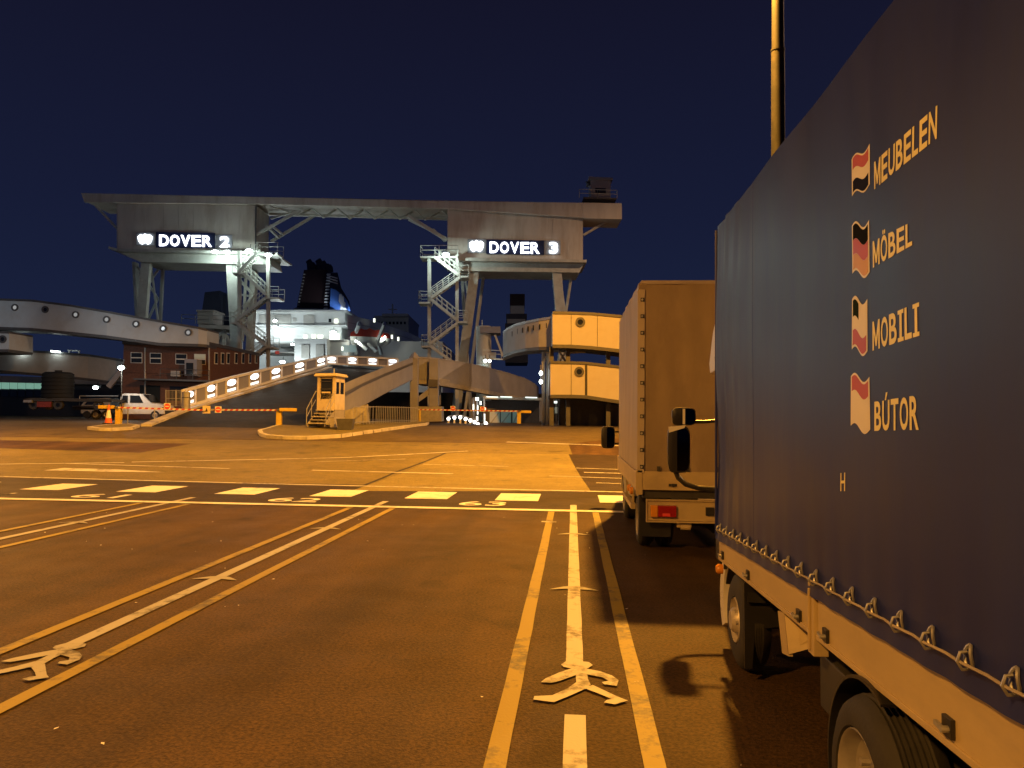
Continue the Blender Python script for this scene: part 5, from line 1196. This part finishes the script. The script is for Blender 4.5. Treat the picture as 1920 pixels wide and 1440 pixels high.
for k in range(4):
    MB().loft([[P(x,y+(14+13*k)*(118/v),v-.3),P(x,y+(14+13*k)*(118/v),v+.1),P(x,y+(15.2+13*k)*(118/v),v+.1),P(x,y+(15.2+13*k)*(118/v),v-.3)] for x,y,v in side_pts]).build('deck_edge','walk_grey',sh)
# funnel
fu = thing('ship_funnel','tall dark ferry funnel with louvred edges and a blue side badge','funnel',P(605,583,132))
FV = 132
fu_o = HX([(570,506),(614,505),(625,583),(555,583)],FV,FV+9).build('casing','funnel_red',fu)
MB().loft([[P(x0,y,FV-.4),P(x1,y,FV+2),P(x1,y,FV+9),P(x0,y,FV+9)] for x0,x1,y in ((611,633,511),(612,640,540),(613,655,565),(615,658,588))]).build('side_casing','ship_dark',fu)
for i in range(12):
    y = 513+i*5.8; w = i/12
    MB().prism([P(613-w*6,y,FV-.6),P(620-w*3-w*3,y,FV-.6),P(619-w*5,y+2.2,FV-.6),P(612-w*6,y+2.2,FV-.6)],FWD*.15).build('louvre','ship_white',fu)
    MB().prism([P(569-w*13,y,FV-.3),P(572-w*13,y,FV-.3),P(571.5-w*13,y+2,FV-.3),P(568.5-w*13,y+2,FV-.3)],FWD*.15).build('louvre','walk_grey',fu)
for i in range(3): MB().bar(P(613,516+i*5,FV-.4),P(633,522+i*5,FV),.16).build('louvre','ship_white',fu)
bp_ = [(620,540),(630,544),(641,552),(651,564),(656,578),(657,588),(618,587)]
MB().prism([P(x,y,FV-1.2) for x,y in bp_],FWD*.5).build('badge_panel','ship_blue',fu)
MB().prism([P(x,y,FV-1.35) for x,y in [(636,552),(640,551),(642,556),(644,555),(645,565),(648,568),(647,574),(650,580),(652,587),(640,588),(638,580),(639,572),(635,565)]],FWD*.12).build('badge','badge_lit',fu) if False else None
mat('badge_white',(0.85,0.86,0.88),0.4,var=0.03)
MB().prism([P(x,y,FV-1.35) for x,y in [(636,552),(640,551),(642,556),(644,555),(645,565),(648,568),(647,574),(650,580),(652,587),(640,588),(638,580),(639,572),(635,565)]],FWD*.12).build('badge','badge_white',fu)
for x,y,r in ((581,489,.55),(588,494,.45),(599,488,.6),(607,492,.6),(615,497,.5),(620,498,.4)): MB().tube([P(x+1,510,FV+3),P(x,y+4,FV+3),P(x-3,y,FV+3)],r,10).build('exhaust_pipe','ship_dark',fu,smooth=True)
MB().prism([P(x,y,FV-2) for x,y in ((552,577),(628,580),(628,584),(550,583))],FWD*10).build('base_rim','ship_dark',fu)
fd = floodlight(P(646,591,FV-4),None,2600,'small floodlight shining on the blue funnel badge',size=.3,m='flood_soft',group='ferry deck floodlights',col=(.75,.88,1))
for x,y,v,pw,s,lb_ in ((516,614,SVV-3,700,.8,'large floodlight blazing on the middle deck of the ferry stern'),(516,602,SVV-2,0,.5,'small lamp just above the large blazing floodlight on the ferry stern'),
        (625,623,SVV-4,520,.7,'floodlight above the lit doorway beside the white stern house of the ferry'),(455,621,SVV-3,500,.4,'floodlight glinting between the legs of the stair tower by the brick building'),
        (530,679,SVV-14,2400,.6,'floodlight just above the rising ramp parapet at the ferry stern'),(549,646,SVV-5,0,.4,'small lamp at the ferry deck edge beside the white stern house')):
    floodlight(P(x,y,v),None,pw,lb_,size=s,m='flood',group='ferry deck floodlights',col=(.88,1,.98),rad=.4)
# white flood and pole added outside the frame to wash the footbridges with light
wf = floodlight(C(-37,46,11.0),None,1500,'added white floodlight on a slim pole out of view in front of the footbridges',size=.4,group='yard floodlights on the left',col=(.82,.93,1))
MB().cyl(C(-37,46.4,g(46)),C(-37,46.4,11.5),.10,.07,n=10).build('pole','galv_pole',wf)
# second ferry and a third, both only dark funnels over the sheds
f2 = thing('ship_funnel','square dark funnel with a grey band standing behind the curved bridge','funnel',P(970,610,118))
for x0,y0,x1,y1,m,nm in ((956,551,984,573,'funnel_red','casing'),(957,573.2,983,588,'walk_grey','grey_band'),(949,588.2,988,598,'ship_dark','collar'),(951,598.2,985,606,'walk_grey','grey_band'),(947,606.2,990,680,'ship_dark','base')): HX([(x0,y0),(x1,y0),(x1,y1),(x0,y1)],118,126).build(nm,m,f2)
f3 = thing('ship_funnel','unlit dark funnel rising behind the white footbridge','funnel',P(400,605,125))
HX([(384,548),(412,545),(416,600),(376,600)],125,133).build('casing','ship_dark',f3); HX([(414,552),(424,556),(424,600),(415,600)],126,130).build('casing','ship_dark',f3)
dk = thing('dock_platform','grey railed platform with a small hut behind the end of the white footbridge','platform',P(410,640,88))
HX([(372,608),(445,611),(445,618),(372,615)],88,94).build('deck','walk_grey',dk)
HX([(370,584),(399,584),(399,607),(370,607)],89,92).build('hut','walk_grey',dk); HX([(368,581),(401,581),(401,584),(368,584)],88.8,92.3).build('hut_roof','walk_grey',dk)
rail_run(MB(),[P(340,606,88),P(445,610,88)],1.0,.04).build('railing','galv',dk)
for x in (398,420,440): MB().bar(P(x,700,89),P(x,616,89),.35).build('post','gantry_steel',dk)
for a,b in (((400,650),(418,622)),((420,622),(438,650))): MB().bar(P(*a,89),P(*b,89),.25).build('brace','gantry_steel',dk)
HX([(388,626),(450,628),(450,690),(388,690)],92,93).build('back_panel','walk_white',dk)
